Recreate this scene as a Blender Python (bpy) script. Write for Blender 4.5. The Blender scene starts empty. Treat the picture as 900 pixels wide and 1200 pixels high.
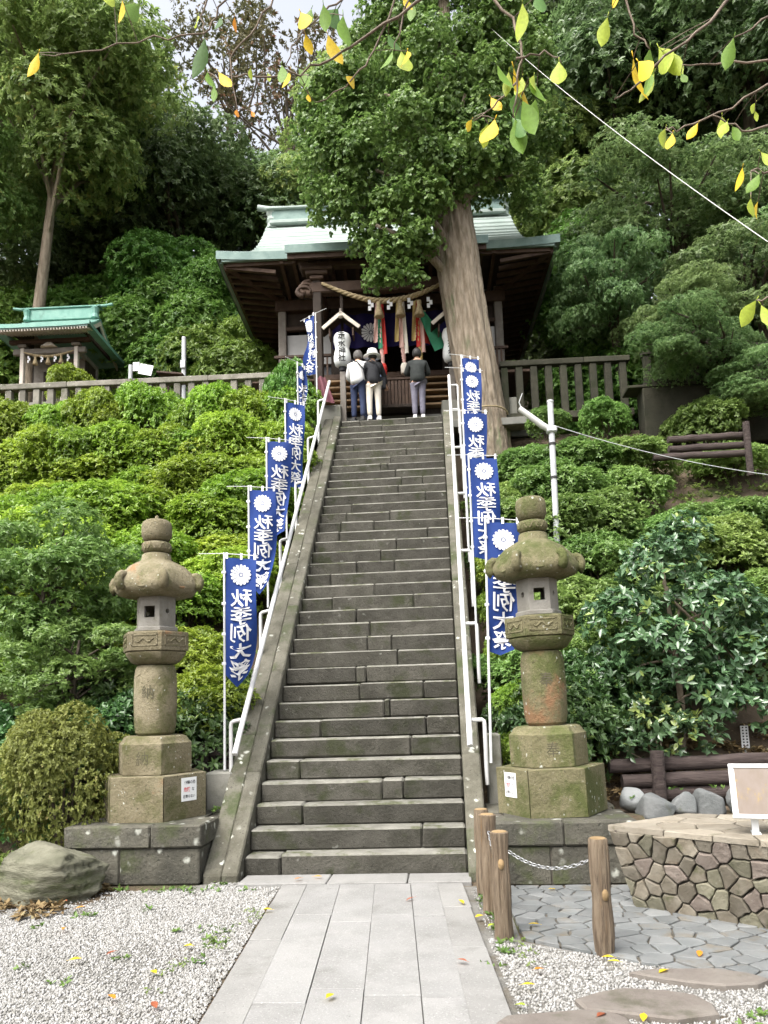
import bpy, bmesh, math, random
import numpy as np
from mathutils import Matrix, Vector, Euler
rad = math.radians
S = bpy.context.scene
C = S.collection
random.seed(7)

# ------------------------------------------------------------------ camera, sky, sun, exposure
def setup_view():
    p, r, psi = .13, .0302, .0793
    f = Vector((-math.sin(psi)*math.cos(p), math.cos(psi)*math.cos(p), math.sin(p)))
    rt = Vector((math.cos(psi), math.sin(psi), 0)); up = rt.cross(f)
    c, s = math.cos(r), math.sin(r)
    rt2 = c*rt - s*up; up2 = s*rt + c*up
    cd = bpy.data.cameras.new('camera'); cam = bpy.data.objects.new('camera', cd); C.objects.link(cam)
    m = Matrix((rt2, up2, -f)).transposed().to_4x4(); m.translation = (0, 0, 1.7036)
    cam.matrix_world = m
    cd.sensor_fit = 'VERTICAL'; cd.sensor_height = 24; cd.lens = 24*900/1200
    cd.shift_y = (702.8-600)/1200; cd.clip_start = .05; cd.clip_end = 2000
    S.camera = cam
setup_view()
SUN_EL, SUN_AZ = rad(56), rad(215)          # azimuth clockwise from +Y: high behind the camera, to its left
W = bpy.data.worlds.new('World'); S.world = W; W.use_nodes = True
nt = W.node_tree; bg = nt.nodes['Background']
sky = nt.nodes.new('ShaderNodeTexSky'); sky.sky_type = 'NISHITA'; sky.sun_disc = False
sky.sun_elevation = SUN_EL; sky.sun_rotation = SUN_AZ
sky.air_density = 1.0; sky.dust_density = 6.0; sky.ozone_density = .6
hz = nt.nodes.new('ShaderNodeHueSaturation'); hz.inputs['Saturation'].default_value = .30      # thin high overcast: a whiter sky
nt.links.new(sky.outputs[0], hz.inputs['Color']); nt.links.new(hz.outputs[0], bg.inputs[0]); bg.inputs[1].default_value = .15
sd = bpy.data.lights.new('sun', 'SUN'); sun = bpy.data.objects.new('sun', sd); C.objects.link(sun)
sd.energy = 1.5; sd.angle = rad(45); sd.color = (1, .96, .89)
sdir = Vector((math.sin(SUN_AZ)*math.cos(SUN_EL), math.cos(SUN_AZ)*math.cos(SUN_EL), math.sin(SUN_EL)))
sun.rotation_euler = sdir.to_track_quat('Z', 'Y').to_euler()
sun.location = (0, 0, 60)
S.view_settings.view_transform = 'Standard'; S.view_settings.look = 'None'
S.view_settings.gamma = 1; S.view_settings.exposure = 1.5
S.render.engine = 'CYCLES'
S.cycles.max_bounces = 6; S.cycles.diffuse_bounces = 4; S.cycles.glossy_bounces = 2
S.cycles.transmission_bounces = 4; S.cycles.transparent_max_bounces = 4
S.cycles.use_adaptive_sampling = True; S.cycles.adaptive_threshold = .02; S.cycles.use_denoising = True; S.cycles.caustics_reflective = False; S.cycles.caustics_refractive = False

# ------------------------------------------------------------------ materials
MATS = {}
def mk(name, c1, c2, scale=4, rough=.85, bump=.3, bscale=40, layers=(), rnd=.12, stretch=(1, 1, 1), metal=0, spec=.3, trans=0):
    """two-tone noise colour, extra blotch layers (colour, scale, lo, hi[, kind]), fine relief"""
    m = bpy.data.materials.new(name); m.use_nodes = True; MATS[name] = m
    t = m.node_tree; N = t.nodes; L = t.links; b = N['Principled BSDF']
    tc = N.new('ShaderNodeTexCoord'); oi = N.new('ShaderNodeObjectInfo')
    mul = N.new('ShaderNodeVectorMath'); mul.operation = 'MULTIPLY'; mul.inputs[1].default_value = stretch
    L.new(tc.outputs['Object'], mul.inputs[0])
    sc = N.new('ShaderNodeMath'); sc.operation = 'MULTIPLY'; sc.inputs[1].default_value = 37.3; L.new(oi.outputs['Random'], sc.inputs[0])
    add = N.new('ShaderNodeVectorMath'); add.operation = 'ADD'; L.new(mul.outputs[0], add.inputs[0]); L.new(sc.outputs[0], add.inputs[1])
    def noise(s, d=5, rg=.6):
        n = N.new('ShaderNodeTexNoise'); n.inputs['Scale'].default_value = s; n.inputs['Detail'].default_value = d
        n.inputs['Roughness'].default_value = rg; L.new(add.outputs[0], n.inputs['Vector']); return n.outputs['Fac']
    def rng(src, lo, hi):
        mr = N.new('ShaderNodeMapRange'); mr.inputs[1].default_value = lo; mr.inputs[2].default_value = hi
        mr.interpolation_type = 'SMOOTHSTEP'; L.new(src, mr.inputs[0]); return mr.outputs[0]
    def mixc(fac, a, bb):
        x = N.new('ShaderNodeMix'); x.data_type = 'RGBA'; L.new(fac, x.inputs[0])
        if isinstance(a, tuple): x.inputs[6].default_value = (*a, 1)
        else: L.new(a, x.inputs[6])
        if isinstance(bb, tuple): x.inputs[7].default_value = (*bb, 1)
        else: L.new(bb, x.inputs[7])
        return x.outputs[2]
    col = mixc(rng(noise(scale), .3, .7), c1, c2)
    for ly in layers:
        c, s, lo, hi = ly[:4]
        if len(ly) > 4 and ly[4] == 'v':
            v = N.new('ShaderNodeTexVoronoi'); v.inputs['Scale'].default_value = s
            w = N.new('ShaderNodeVectorMath'); w.operation = 'ADD'
            nz = N.new('ShaderNodeTexNoise'); nz.inputs['Scale'].default_value = s*2
            L.new(add.outputs[0], nz.inputs['Vector'])
            k = N.new('ShaderNodeVectorMath'); k.operation = 'SCALE'; k.inputs['Scale'].default_value = .6/s
            L.new(nz.outputs['Color'], k.inputs[0]); L.new(add.outputs[0], w.inputs[0]); L.new(k.outputs[0], w.inputs[1])
            L.new(w.outputs[0], v.inputs['Vector']); spots = rng(v.outputs['Distance'], hi, lo)
            gate = rng(noise(s*.18, 3), .44, .56)
            mm = N.new('ShaderNodeMath'); mm.operation = 'MULTIPLY'; L.new(spots, mm.inputs[0]); L.new(gate, mm.inputs[1])
            fac = mm.outputs[0]
        else:
            fac = rng(noise(s, 6, .68), lo, hi)
        col = mixc(fac, col, c)
    if rnd:
        hs = N.new('ShaderNodeHueSaturation'); mr = N.new('ShaderNodeMapRange')
        mr.inputs[3].default_value = 1-rnd; mr.inputs[4].default_value = 1+rnd; L.new(oi.outputs['Random'], mr.inputs[0])
        L.new(mr.outputs[0], hs.inputs['Value']); L.new(col, hs.inputs['Color']); col = hs.outputs[0]
    L.new(col, b.inputs['Base Color'])
    b.inputs['Roughness'].default_value = rough; b.inputs['Metallic'].default_value = metal
    b.inputs['Specular IOR Level'].default_value = spec
    if bump:
        h = noise(bscale, 6, .7); h2 = noise(bscale*.2, 4)
        a2 = N.new('ShaderNodeMath'); a2.operation = 'ADD'; L.new(h, a2.inputs[0]); L.new(h2, a2.inputs[1])
        bp = N.new('ShaderNodeBump'); bp.inputs['Strength'].default_value = bump; bp.inputs['Distance'].default_value = .025
        L.new(a2.outputs[0], bp.inputs['Height']); L.new(bp.outputs[0], b.inputs['Normal'])
    if trans:
        tr = N.new('ShaderNodeBsdfTranslucent'); ms = N.new('ShaderNodeMixShader'); ms.inputs[0].default_value = trans
        L.new(col, tr.inputs[0]); L.new(b.outputs[0], ms.inputs[1]); L.new(tr.outputs[0], ms.inputs[2])
        L.new(ms.outputs[0], N['Material Output'].inputs[0])
    return m

def mk_leaf(name, cd, cl, cy=None, yfrac=.0, rough=.5, trans=.3, spec=.35, huevar=.02, valvar=.15):
    """leaf material: colour runs from cd to cl with each leaf's own random tone; a share of leaves is cy"""
    m = bpy.data.materials.new(name); m.use_nodes = True; MATS[name] = m
    t = m.node_tree; N = t.nodes; L = t.links; b = N['Principled BSDF']
    at = N.new('ShaderNodeAttribute'); at.attribute_name = 'tone'
    x = N.new('ShaderNodeMix'); x.data_type = 'RGBA'; x.inputs[6].default_value = (*cd, 1); x.inputs[7].default_value = (*cl, 1)
    L.new(at.outputs['Fac'], x.inputs[0]); col = x.outputs[2]
    if cy:
        g = N.new('ShaderNodeMath'); g.operation = 'GREATER_THAN'; g.inputs[1].default_value = 1-yfrac
        L.new(at.outputs['Fac'], g.inputs[0])
        y = N.new('ShaderNodeMix'); y.data_type = 'RGBA'; y.inputs[7].default_value = (*cy, 1)
        L.new(g.outputs[0], y.inputs[0]); L.new(col, y.inputs[6]); col = y.outputs[2]
    oi = N.new('ShaderNodeObjectInfo'); hs = N.new('ShaderNodeHueSaturation')
    m1 = N.new('ShaderNodeMapRange'); m1.inputs[3].default_value = 1-valvar; m1.inputs[4].default_value = 1+valvar
    m2 = N.new('ShaderNodeMapRange'); m2.inputs[3].default_value = .5-huevar; m2.inputs[4].default_value = .5+huevar
    f2 = N.new('ShaderNodeMath'); f2.operation = 'MULTIPLY'; f2.inputs[1].default_value = 7.13; L.new(oi.outputs['Random'], f2.inputs[0])
    f3 = N.new('ShaderNodeMath'); f3.operation = 'FRACT'; L.new(f2.outputs[0], f3.inputs[0])
    L.new(oi.outputs['Random'], m1.inputs[0]); L.new(f3.outputs[0], m2.inputs[0])
    L.new(m1.outputs[0], hs.inputs['Value']); L.new(m2.outputs[0], hs.inputs['Hue']); L.new(col, hs.inputs['Color'])
    L.new(hs.outputs[0], b.inputs['Base Color']); b.inputs['Roughness'].default_value = rough
    b.inputs['Specular IOR Level'].default_value = spec
    tr = N.new('ShaderNodeBsdfTranslucent'); ms = N.new('ShaderNodeMixShader'); ms.inputs[0].default_value = trans
    L.new(hs.outputs[0], tr.inputs[0]); L.new(b.outputs[0], ms.inputs[1]); L.new(tr.outputs[0], ms.inputs[2])
    L.new(ms.outputs[0], N['Material Output'].inputs[0])
    return m

LICHEN = (.42, .43, .38)
mk('step', (0.037, 0.035, 0.027), (0.068, 0.064, 0.053), 3.5, .9, .7, 30, [((.024, .023, .018), 40, .57, .66), ((.095, .092, .08), 46, .61, .69), ((0.03, 0.034, 0.016), 2.2, .52, .68), ((0.101, 0.098, 0.086), 9, .62, .75), ((0.128, 0.128, 0.112), 5, .05, .12, 'v')], .2)
mk('step_worn_skylit', (.13, .126, .108), (.20, .195, .17), 5, .9, .5, 30, [((.075, .08, .045), 3, .5, .66)], .1)  # pale stone: wear on the lips, sky light put into the tread colour
mk('stringer', (0.071, 0.067, 0.049), (0.136, 0.129, 0.103), 3, .9, .6, 28, [((.05, .047, .036), 40, .57, .66), ((.17, .165, .14), 46, .61, .69), ((0.049, 0.061, 0.025), 1.6, .5, .68), (LICHEN, 8, .1, .25, 'v')], .12)
mk('lantern', (0.138, 0.118, 0.069), (0.219, 0.191, 0.126), 2.6, .9, .85, 35, [((.075, .066, .040), 42, .57, .66), ((.25, .225, .165), 48, .6, .68), ((0.093, 0.093, 0.037), 2.1, .48, .66), ((0.244, 0.138, 0.069), 1.5, .6, .72), (LICHEN, 14, .06, .16, 'v')], .06)
mk('lantern_green', (0.112, 0.104, 0.052), (0.179, 0.16, 0.092), 2.6, .9, .85, 35, [((.075, .066, .040), 42, .57, .66), ((.25, .225, .165), 48, .6, .68), ((0.074, 0.085, 0.026), 2.1, .44, .62), ((0.268, 0.119, 0.06), 1.3, .66, .74), (LICHEN, 12, .08, .2, 'v')], .06)
mk('lantern_stained', (0.112, 0.104, 0.052), (0.179, 0.16, 0.092), 2.6, .9, .85, 35, [((.075, .066, .040), 42, .57, .66), ((.25, .225, .165), 48, .6, .68), ((0.074, 0.085, 0.026), 2.1, .44, .62), ((.20, .115, .06), 1.6, .46, .6), (LICHEN, 12, .08, .2, 'v')], .06)
mk('firebox', (0.185, 0.175, 0.153), (0.257, 0.246, 0.22), 4, .9, .4, 35, [((0.122, 0.118, 0.071), 3, .55, .7)], .05)
mk('plinth', (0.053, 0.051, 0.041), (0.106, 0.1, 0.079), 2.4, .92, .9, 22, [((.035, .034, .027), 38, .56, .66), ((.15, .145, .12), 44, .6, .68), ((0.064, 0.073, 0.035), 1.6, .5, .66), (LICHEN, 7, .1, .3, 'v')], .14)
mk('carving', (.07, .065, .04), (.10, .09, .06), 8, .95, .2, 40)
mk('slab', (0.18, 0.178, 0.171), (0.224, 0.222, 0.216), 1.8, .85, .25, 70, [((.235, .232, .224), 2.6, .44, .70), ((0.132, 0.13, 0.12), 1.1, .55, .75), ((0.288, 0.284, 0.276), 75, .55, .65), ((0.12, 0.118, 0.112), 60, .6, .7)], .05)
mk('slab_grey', (0.18, 0.177, 0.169), (0.225, 0.222, 0.212), 2, .88, .25, 60, [((0.135, 0.133, 0.122), 1.4, .54, .74), ((0.279, 0.275, 0.266), 70, .56, .66), ((0.117, 0.115, 0.108), 55, .6, .7)], .06)
mk('gravel', (0.216, 0.213, 0.207), (0.336, 0.333, 0.327), 9, .85, .2, 60, [((0.144, 0.126, 0.102), 1.2, .58, .72)], 0)
mk('soil', (0.068, 0.05, 0.032), (0.12, 0.092, 0.064), 2.5, .95, .8, 22, [((0.048, 0.06, 0.02), .9, .52, .66), ((0.184, 0.136, 0.08), 11, .6, .68)], 0)
mk('crazy', (0.116, 0.099, 0.072), (0.191, 0.171, 0.136), 5, .85, .6, 26, [((0.068, 0.068, 0.034), 3, .56, .7), ((0.177, 0.116, 0.081), 2.2, .6, .75)], .35)
mk('crazy_pink', (.115, .093, .078), (.185, .155, .132), 5, .85, .7, 26, [((.07, .065, .045), 3, .54, .7), ((.21, .19, .165), 40, .6, .68)], .3)
mk('crazy_green', (.098, .092, .062), (.168, .158, .115), 5, .85, .7, 26, [((.06, .062, .034), 3, .52, .7), ((.20, .19, .15), 40, .6, .68)], .3)
mk('crazy_top', (0.18, 0.156, 0.12), (0.24, 0.216, 0.174), 4, .85, .5, 26, [((0.12, 0.108, 0.072), 3, .56, .7)], .16)
mk('sand', (.12, .115, .105), (.19, .185, .17), 6, .95, .6, 60, [((.09, .075, .055), 1.5, .5, .66)], 0)
mk('joint', (.10, .098, .09), (.15, .147, .137), 12, .95, .3, 60)
mk('mortar', (0.072, 0.065, 0.052), (0.117, 0.104, 0.085), 12, .95, .5, 40)
mk('flagstone', (0.112, 0.12, 0.12), (0.162, 0.167, 0.165), 3, .8, .35, 30, [((0.134, 0.117, 0.089), 1.6, .54, .7)], .16)
mk('stepping', (0.119, 0.102, 0.09), (0.158, 0.142, 0.124), 3, .85, .4, 30, [((0.079, 0.074, 0.054), 2, .55, .7)], .08)
mk('cobble', (0.105, 0.115, 0.115), (0.18, 0.186, 0.183), 3, .8, .45, 24, [((0.074, 0.081, 0.05), 2.5, .56, .7)], .28)
mk('boulder', (0.096, 0.096, 0.065), (0.171, 0.167, 0.123), 3.2, .92, .9, 16, [((0.068, 0.078, 0.034), 1.8, .5, .66)], .06, (1, 1, 3))
mk('postwood', (.115, .082, .053), (.205, .16, .112), 7, .85, .8, 26, [((.065, .047, .033), 5, .54, .68), ((.22, .13, .055), 3, .6, .7)], .12, (5, 5, .55))
mk('knot', (.20, .135, .065), (.27, .19, .10), 12, .8, .3, 40)
mk('logdark', (0.036, 0.026, 0.024), (0.08, 0.062, 0.056), 6, .9, .8, 22, (), .15, (.5, 5, 5))
mk('rail', (0.493, 0.493, 0.486), (0.563, 0.563, 0.556), 6, .4, .04, 30, [((0.317, 0.296, 0.253), 7, .66, .76)], .03, spec=.5)
mk('pole', (0.592, 0.6, 0.608), (0.656, 0.664, 0.672), 6, .45, 0, 30, (), .03)
mk('flagblue', (.011, .036, .175), (.016, .048, .215), 3, .75, .05, 120, (), .08, trans=.2)
mk('flagwhite', (0.646, 0.654, 0.68), (0.697, 0.705, 0.722), 5, .75, 0)
mk('copper', (0.264, 0.324, 0.296), (0.344, 0.4, 0.372), 1.6, .55, .12, 12, [((0.192, 0.256, 0.232), .8, .54, .72), ((0.384, 0.432, 0.408), 3, .58, .74)], .03)
mk('copper_small', (0.125, 0.289, 0.238), (0.188, 0.351, 0.294), 2.5, .55, .12, 14, [((0.094, 0.207, 0.169), 1.4, .56, .74)], .03)
mk('copper_dark', (.12, .19, .175), (.19, .27, .245), 3, .6, .15, 16)
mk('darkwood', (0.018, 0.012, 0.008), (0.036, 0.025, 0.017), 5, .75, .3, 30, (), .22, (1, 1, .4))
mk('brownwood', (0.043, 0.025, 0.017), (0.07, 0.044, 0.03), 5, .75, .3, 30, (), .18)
mk('lightwood', (0.204, 0.132, 0.069), (0.264, 0.18, 0.102), 6, .7, .2, 30, (), .1)
mk('greywood', (0.149, 0.132, 0.113), (0.198, 0.179, 0.157), 6, .8, .3, 30, (), .08)
mk('palewood', (.50, .45, .39), (.60, .55, .48), 6, .8, .2, 30, (), .06)
mk('shoji', (0.385, 0.385, 0.378), (0.448, 0.448, 0.441), 3, .8, 0)
mk('glassdark', (.012, .014, .016), (.022, .024, .026), 3, .15, 0, spec=.5)
mk('paper', (0.612, 0.637, 0.62), (0.68, 0.697, 0.68), 6, .7, .05, 60)
mk('ink', (.02, .02, .022), (.03, .03, .032), 5, .7, 0)
mk('redink', (.62, .05, .06), (.70, .08, .09), 5, .7, 0)
mk('curtain', (0.008, 0.004, 0.058), (0.013, 0.007, 0.079), 4, .8, .05)
mk('crest', (.66, .66, .70), (.74, .74, .77), 4, .8, 0)
mk('straw', (.30, .235, .135), (.42, .34, .21), 20, .9, .5, 60)
mk('green_cloth', (.02, .17, .085), (.035, .23, .12), 5, .7, 0)
mk('red_cloth', (.42, .025, .02), (.50, .04, .03), 5, .7, 0)
mk('yellow_cloth', (.46, .33, .12), (.52, .40, .17), 5, .7, 0)
mk('pink_cloth', (.50, .30, .26), (.58, .38, .33), 5, .7, 0)
mk('maroon_cloth', (.14, .05, .065), (.20, .08, .095), 5, .8, 0)
mk('bellcloth_white', (.60, .56, .48), (.68, .64, .56), 5, .7, 0)
mk('concrete', (0.166, 0.166, 0.141), (0.221, 0.216, 0.188), 3, .9, .3, 30, [((0.122, 0.122, 0.088), 1.6, .54, .7)], .06)
mk('landing', (0.12, 0.12, 0.108), (0.174, 0.171, 0.153), 3, .9, .4, 30, (), .1)
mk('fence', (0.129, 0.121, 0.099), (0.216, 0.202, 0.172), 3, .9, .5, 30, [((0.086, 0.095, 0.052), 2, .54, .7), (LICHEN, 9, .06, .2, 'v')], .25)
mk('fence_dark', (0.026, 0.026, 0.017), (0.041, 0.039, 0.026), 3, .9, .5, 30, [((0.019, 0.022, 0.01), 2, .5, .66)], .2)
mk('bark', (0.17, 0.135, 0.095), (0.31, 0.26, 0.2), 6, .95, 1.0, 16, [((0.12, 0.14, 0.075), 1.4, .56, .7)], .08, (2.4, 2.4, 0.45))
mk('barkdark', (.05, .04, .03), (.10, .082, .062), 6, .95, .8, 16, (), .15, (2, 2, .5))
mk('twig', (.10, .075, .055), (.20, .16, .125), 20, .8, .3, 60)
mk('galv', (0.39, 0.405, 0.413), (0.465, 0.48, 0.488), 9, .45, .1, 30, (), .02, spec=.5)
mk('lampwhite', (0.51, 0.51, 0.495), (0.57, 0.57, 0.555), 6, .4, 0)
mk('blackband', (.02, .02, .02), (.03, .03, .03), 6, .6, 0)
mk('steel', (0.275, 0.28, 0.285), (0.33, 0.335, 0.34), 20, .35, .05, 60, (), .05, metal=.7)
mk('board_pic', (0.124, 0.095, 0.071), (0.157, 0.124, 0.104), 9, .35, 0, 40, [((0.247, 0.165, 0.038), 8, .55, .68), ((0.124, 0.124, 0.173), 5, .60, .72)], 0, (1, 1, .4))
mk('whitepaint', (0.646, 0.654, 0.654), (0.697, 0.705, 0.705), 6, .45, 0)
mk('skin', (.42, .25, .17), (.48, .30, .21), 8, .6, 0)
mk('hair', (.012, .011, .010), (.03, .027, .025), 20, .5, .2, 80)
mk('hairgrey', (.07, .065, .06), (.12, .11, .105), 20, .6, .2, 80)
mk('clothwhite', (0.578, 0.578, 0.57), (0.646, 0.646, 0.637), 6, .85, .2, 20)
mk('clothblack', (.014, .015, .018), (.028, .029, .033), 6, .85, .2, 20)
mk('clothdark', (.022, .026, .025), (.04, .045, .043), 6, .85, .2, 20)
mk('denim', (.018, .026, .062), (.03, .042, .09), 6, .85, .2, 20)
mk('beige', (.52, .48, .41), (.60, .56, .49), 6, .85, .2, 20)
mk('greyviolet', (.10, .095, .125), (.14, .135, .17), 6, .85, .2, 20)
mk('shirtblue', (.30, .40, .60), (.36, .47, .66), 6, .85, .2, 20)
mk('shoe', (.50, .50, .50), (.60, .60, .60), 6, .7, 0)
mk('shoedark', (.03, .03, .03), (.05, .05, .05), 6, .7, 0)
mk_leaf('azalea', (.13, .225, .022), (.37, .51, .065), None, 0, .40, .45, .5)
mk_leaf('azalea_right', (.10, .185, .04), (.29, .42, .115), None, 0, .40, .45, .5)
mk_leaf('clipped', (.115, .15, .028), (.32, .37, .10), (.40, .38, .13), .05, .5, .42)
mk_leaf('evergreen', (.075, .125, .048), (.20, .285, .11), None, 0, .36, .46, .5)
mk_leaf('evergreen_bush', (.04, .09, .03), (.12, .225, .065), (.20, .31, .07), .08, .34, .3, .55)
mk_leaf('broadleaf', (.105, .185, .05), (.30, .41, .13), None, 0, .42, .5, .45)
mk_leaf('broadleaf_bright', (.135, .22, .055), (.35, .47, .16), (.42, .44, .14), .05, .42, .5, .45)
mk_leaf('ginkgo', (.09, .165, .036), (.27, .385, .11), None, 0, .45, .42, .45)
mk_leaf('maple', (.085, .165, .055), (.25, .36, .14), None, 0, .45, .46, .45)
mk_leaf('wisp', (.07, .075, .03), (.20, .18, .09), (.26, .15, .09), .22, .6, .35)
mk_leaf('camellia', (.04, .095, .04), (.115, .21, .09), (.24, .33, .09), .09, .26, .25, .7)
mk_leaf('bush', (.09, .19, .035), (.25, .40, .085), None, 0, .42, .45, .45)
mk_leaf('weed', (.06, .12, .02), (.17, .26, .06), None, 0, .5, .3)
mk_leaf('litter', (.10, .06, .03), (.24, .165, .08), (.28, .24, .14), .1, .8, .1)
def flat_leaf(name, c):
    return mk(name, c, tuple(min(1, k*1.25) for k in c), 12, .5, .15, 40, [(tuple(k*.6 for k in c), 25, .64, .72)], .15, trans=.4)
flat_leaf('leaf_green', (.14, .25, .035)); flat_leaf('leaf_lime', (.34, .42, .05)); flat_leaf('leaf_yellow', (.66, .47, .03)); flat_leaf('leaf_orange', (.60, .24, .03))
flat_leaf('leaf_brown', (.32, .10, .05)); flat_leaf('leaf_deep', (.075, .16, .035))

# ------------------------------------------------------------------ helpers
class MB:
    def __init__(s): s.v = []; s.f = []
    def add(s, vs, fs, M=None):
        o = len(s.v)
        for q in vs:
            q = Vector(q)
            s.v.append(M @ q if M is not None else q)
        s.f += [tuple(o+i for i in f) for f in fs]
        return s
    def box(s, c, d, b=0, M=None, jit=0):
        h = [k/2 for k in d]; c = Vector(c)
        if b <= 0:
            vs = [c+Vector((x*h[0], y*h[1], z*h[2])) for x in (-1, 1) for y in (-1, 1) for z in (-1, 1)]
            fs = [(0, 1, 3, 2), (4, 6, 7, 5), (0, 4, 5, 1), (2, 3, 7, 6), (0, 2, 6, 4), (1, 5, 7, 3)]
        else:
            b = min(b, min(h)*.45); vs = []; idx = {}
            for x in (-1, 1):
                for y in (-1, 1):
                    for z in (-1, 1):
                        for a in range(3):
                            q = [x*(h[0]-(b if a != 0 else 0)), y*(h[1]-(b if a != 1 else 0)), z*(h[2]-(b if a != 2 else 0))]
                            idx[(x, y, z, a)] = len(vs)
                            vs.append(c+Vector(q)+Vector([random.uniform(-jit, jit) for _ in range(3)]))
            fs = []; sg = (-1, 1)
            def k(ax, val, o1, v1, o2, v2, a):
                t = [0, 0, 0]; t[ax] = val; t[o1] = v1; t[o2] = v2; return idx[(*t, a)]
            for ax in range(3):
                o1, o2 = [q for q in range(3) if q != ax]
                for v in sg:
                    fs.append(tuple(k(ax, v, o1, p, o2, q, ax) for p, q in ((-1, -1), (1, -1), (1, 1), (-1, 1))))
                for p in sg:
                    for q in sg:   # edge along ax
                        A = [k(ax, v, o1, p, o2, q, o1) for v in sg]; B = [k(ax, v, o1, p, o2, q, o2) for v in sg]
                        fs.append((A[0], A[1], B[1], B[0]))
            for x in sg:
                for y in sg:
                    for z in sg: fs.append(tuple(idx[(x, y, z, a)] for a in range(3)))
        return s.add(vs, fs, M)
    def tube(s, pts, r, n=8, cap=True):
        pts = [Vector(p) for p in pts]; m = len(pts)
        rs = r if isinstance(r, (list, tuple)) else [r]*m
        vs = []; ref = None
        for i, p in enumerate(pts):
            d = (pts[min(i+1, m-1)]-pts[max(i-1, 0)]).normalized()
            if ref is None: ref = Vector((1, 0, 0)) if abs(d.x) < .9 else Vector((0, 1, 0))
            a = (ref-d*ref.dot(d)).normalized(); ref = a; b = d.cross(a)
            for k in range(n):
                t = 2*math.pi*k/n; vs.append(p+(a*math.cos(t)+b*math.sin(t))*rs[i])
        fs = [(i*n+k, i*n+(k+1) % n, (i+1)*n+(k+1) % n, (i+1)*n+k) for i in range(m-1) for k in range(n)]
        if cap: fs += [tuple(range(n))[::-1], tuple((m-1)*n+k for k in range(n))]
        return s.add(vs, fs)
    def lathe(s, prof, n=24, rf=None, c=(0, 0, 0), rot=0):
        vs = []; c = Vector(c); m = len(prof)
        for j, (r, z) in enumerate(prof):
            for k in range(n):
                t = rot+2*math.pi*k/n; q = r*(rf(t, j) if rf else 1)
                vs.append(c+Vector((q*math.cos(t), q*math.sin(t), z)))
        fs = [(i*n+k, i*n+(k+1) % n, (i+1)*n+(k+1) % n, (i+1)*n+k) for i in range(m-1) for k in range(n)]
        fs += [tuple(range(n))[::-1], tuple((m-1)*n+k for k in range(n))]
        return s.add(vs, fs)
    def prism(s, poly, a, b, M=None, bev=0):
        """poly in (x,y); extruded from z=a to z=b; bev shrinks the top"""
        n = len(poly); cx = sum(p[0] for p in poly)/n; cy = sum(p[1] for p in poly)/n
        def shr(p, d):
            v = Vector((p[0]-cx, p[1]-cy)); l = v.length or 1; return ((cx+v.x*(l-d)/l), (cy+v.y*(l-d)/l))
        rings = [[(p[0], p[1], a) for p in poly]]
        if bev: rings += [[(p[0], p[1], b-bev*.7) for p in poly], [(*shr(p, bev), b) for p in poly]]
        else: rings.append([(p[0], p[1], b) for p in poly])
        vs = [q for r in rings for q in r]; m = len(rings)
        fs = [(i*n+k, i*n+(k+1) % n, (i+1)*n+(k+1) % n, (i+1)*n+k) for i in range(m-1) for k in range(n)]
        fs += [tuple(range(n))[::-1], tuple((m-1)*n+k for k in range(n))]
        return s.add(vs, fs, M)
    def grid(s, fn, nu, nv, M=None):
        vs = [fn(i/nu, j/nv) for j in range(nv+1) for i in range(nu+1)]
        fs = [(j*(nu+1)+i, j*(nu+1)+i+1, (j+1)*(nu+1)+i+1, (j+1)*(nu+1)+i) for j in range(nv) for i in range(nu)]
        return s.add(vs, fs, M)
    def mesh(s, name, mat, smooth=False, fix=True):
        me = bpy.data.meshes.new(name); me.from_pydata([tuple(v) for v in s.v], [], s.f)
        if fix:
            bm = bmesh.new(); bm.from_mesh(me); bmesh.ops.recalc_face_normals(bm, faces=bm.faces); bm.to_mesh(me); bm.free()
        if smooth:
            me.polygons.foreach_set('use_smooth', [True]*len(me.polygons))
            if smooth != 'all':
                try: me.set_sharp_from_angle(angle=rad(smooth if isinstance(smooth, (int, float)) and smooth > 1 else 40))
                except Exception: pass
        me.materials.append(MATS[mat]); return me
    def build(s, name, mat, parent=None, smooth=False, loc=(0, 0, 0), fix=True):
        return link(name, s.mesh(name, mat, smooth, fix), parent, loc)

def link(name, data, parent=None, loc=(0, 0, 0), rz=0):
    o = bpy.data.objects.new(name, data); C.objects.link(o); o.location = loc; o.rotation_euler = (0, 0, rz)
    if parent: o.parent = parent
    return o
def tag(o, label, cat, group=None):
    o['label'] = label; o['category'] = cat
    if group: o['group'] = group
    return o
_ORD = ('first', 'second', 'third', 'fourth', 'fifth', 'sixth', 'seventh', 'eighth', 'ninth', 'tenth', 'eleventh', 'twelfth')
def thing(name, label, cat, loc=(0, 0, 0), rz=0, group=None):
    return tag(link(name, None, None, loc, rz), label, cat, group)
def struct(o): o['kind'] = 'structure'; return o
def stuff(o): o['kind'] = 'stuff'; return o
def copy_tree(o, parent=None):
    c = o.copy(); C.objects.link(c); c.parent = parent
    for ch in list(o.children): copy_tree(ch, c)
    return c
def Rz(a): return Matrix.Rotation(a, 4, 'Z')
def Tr(x, y, z): return Matrix.Translation((x, y, z))

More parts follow.
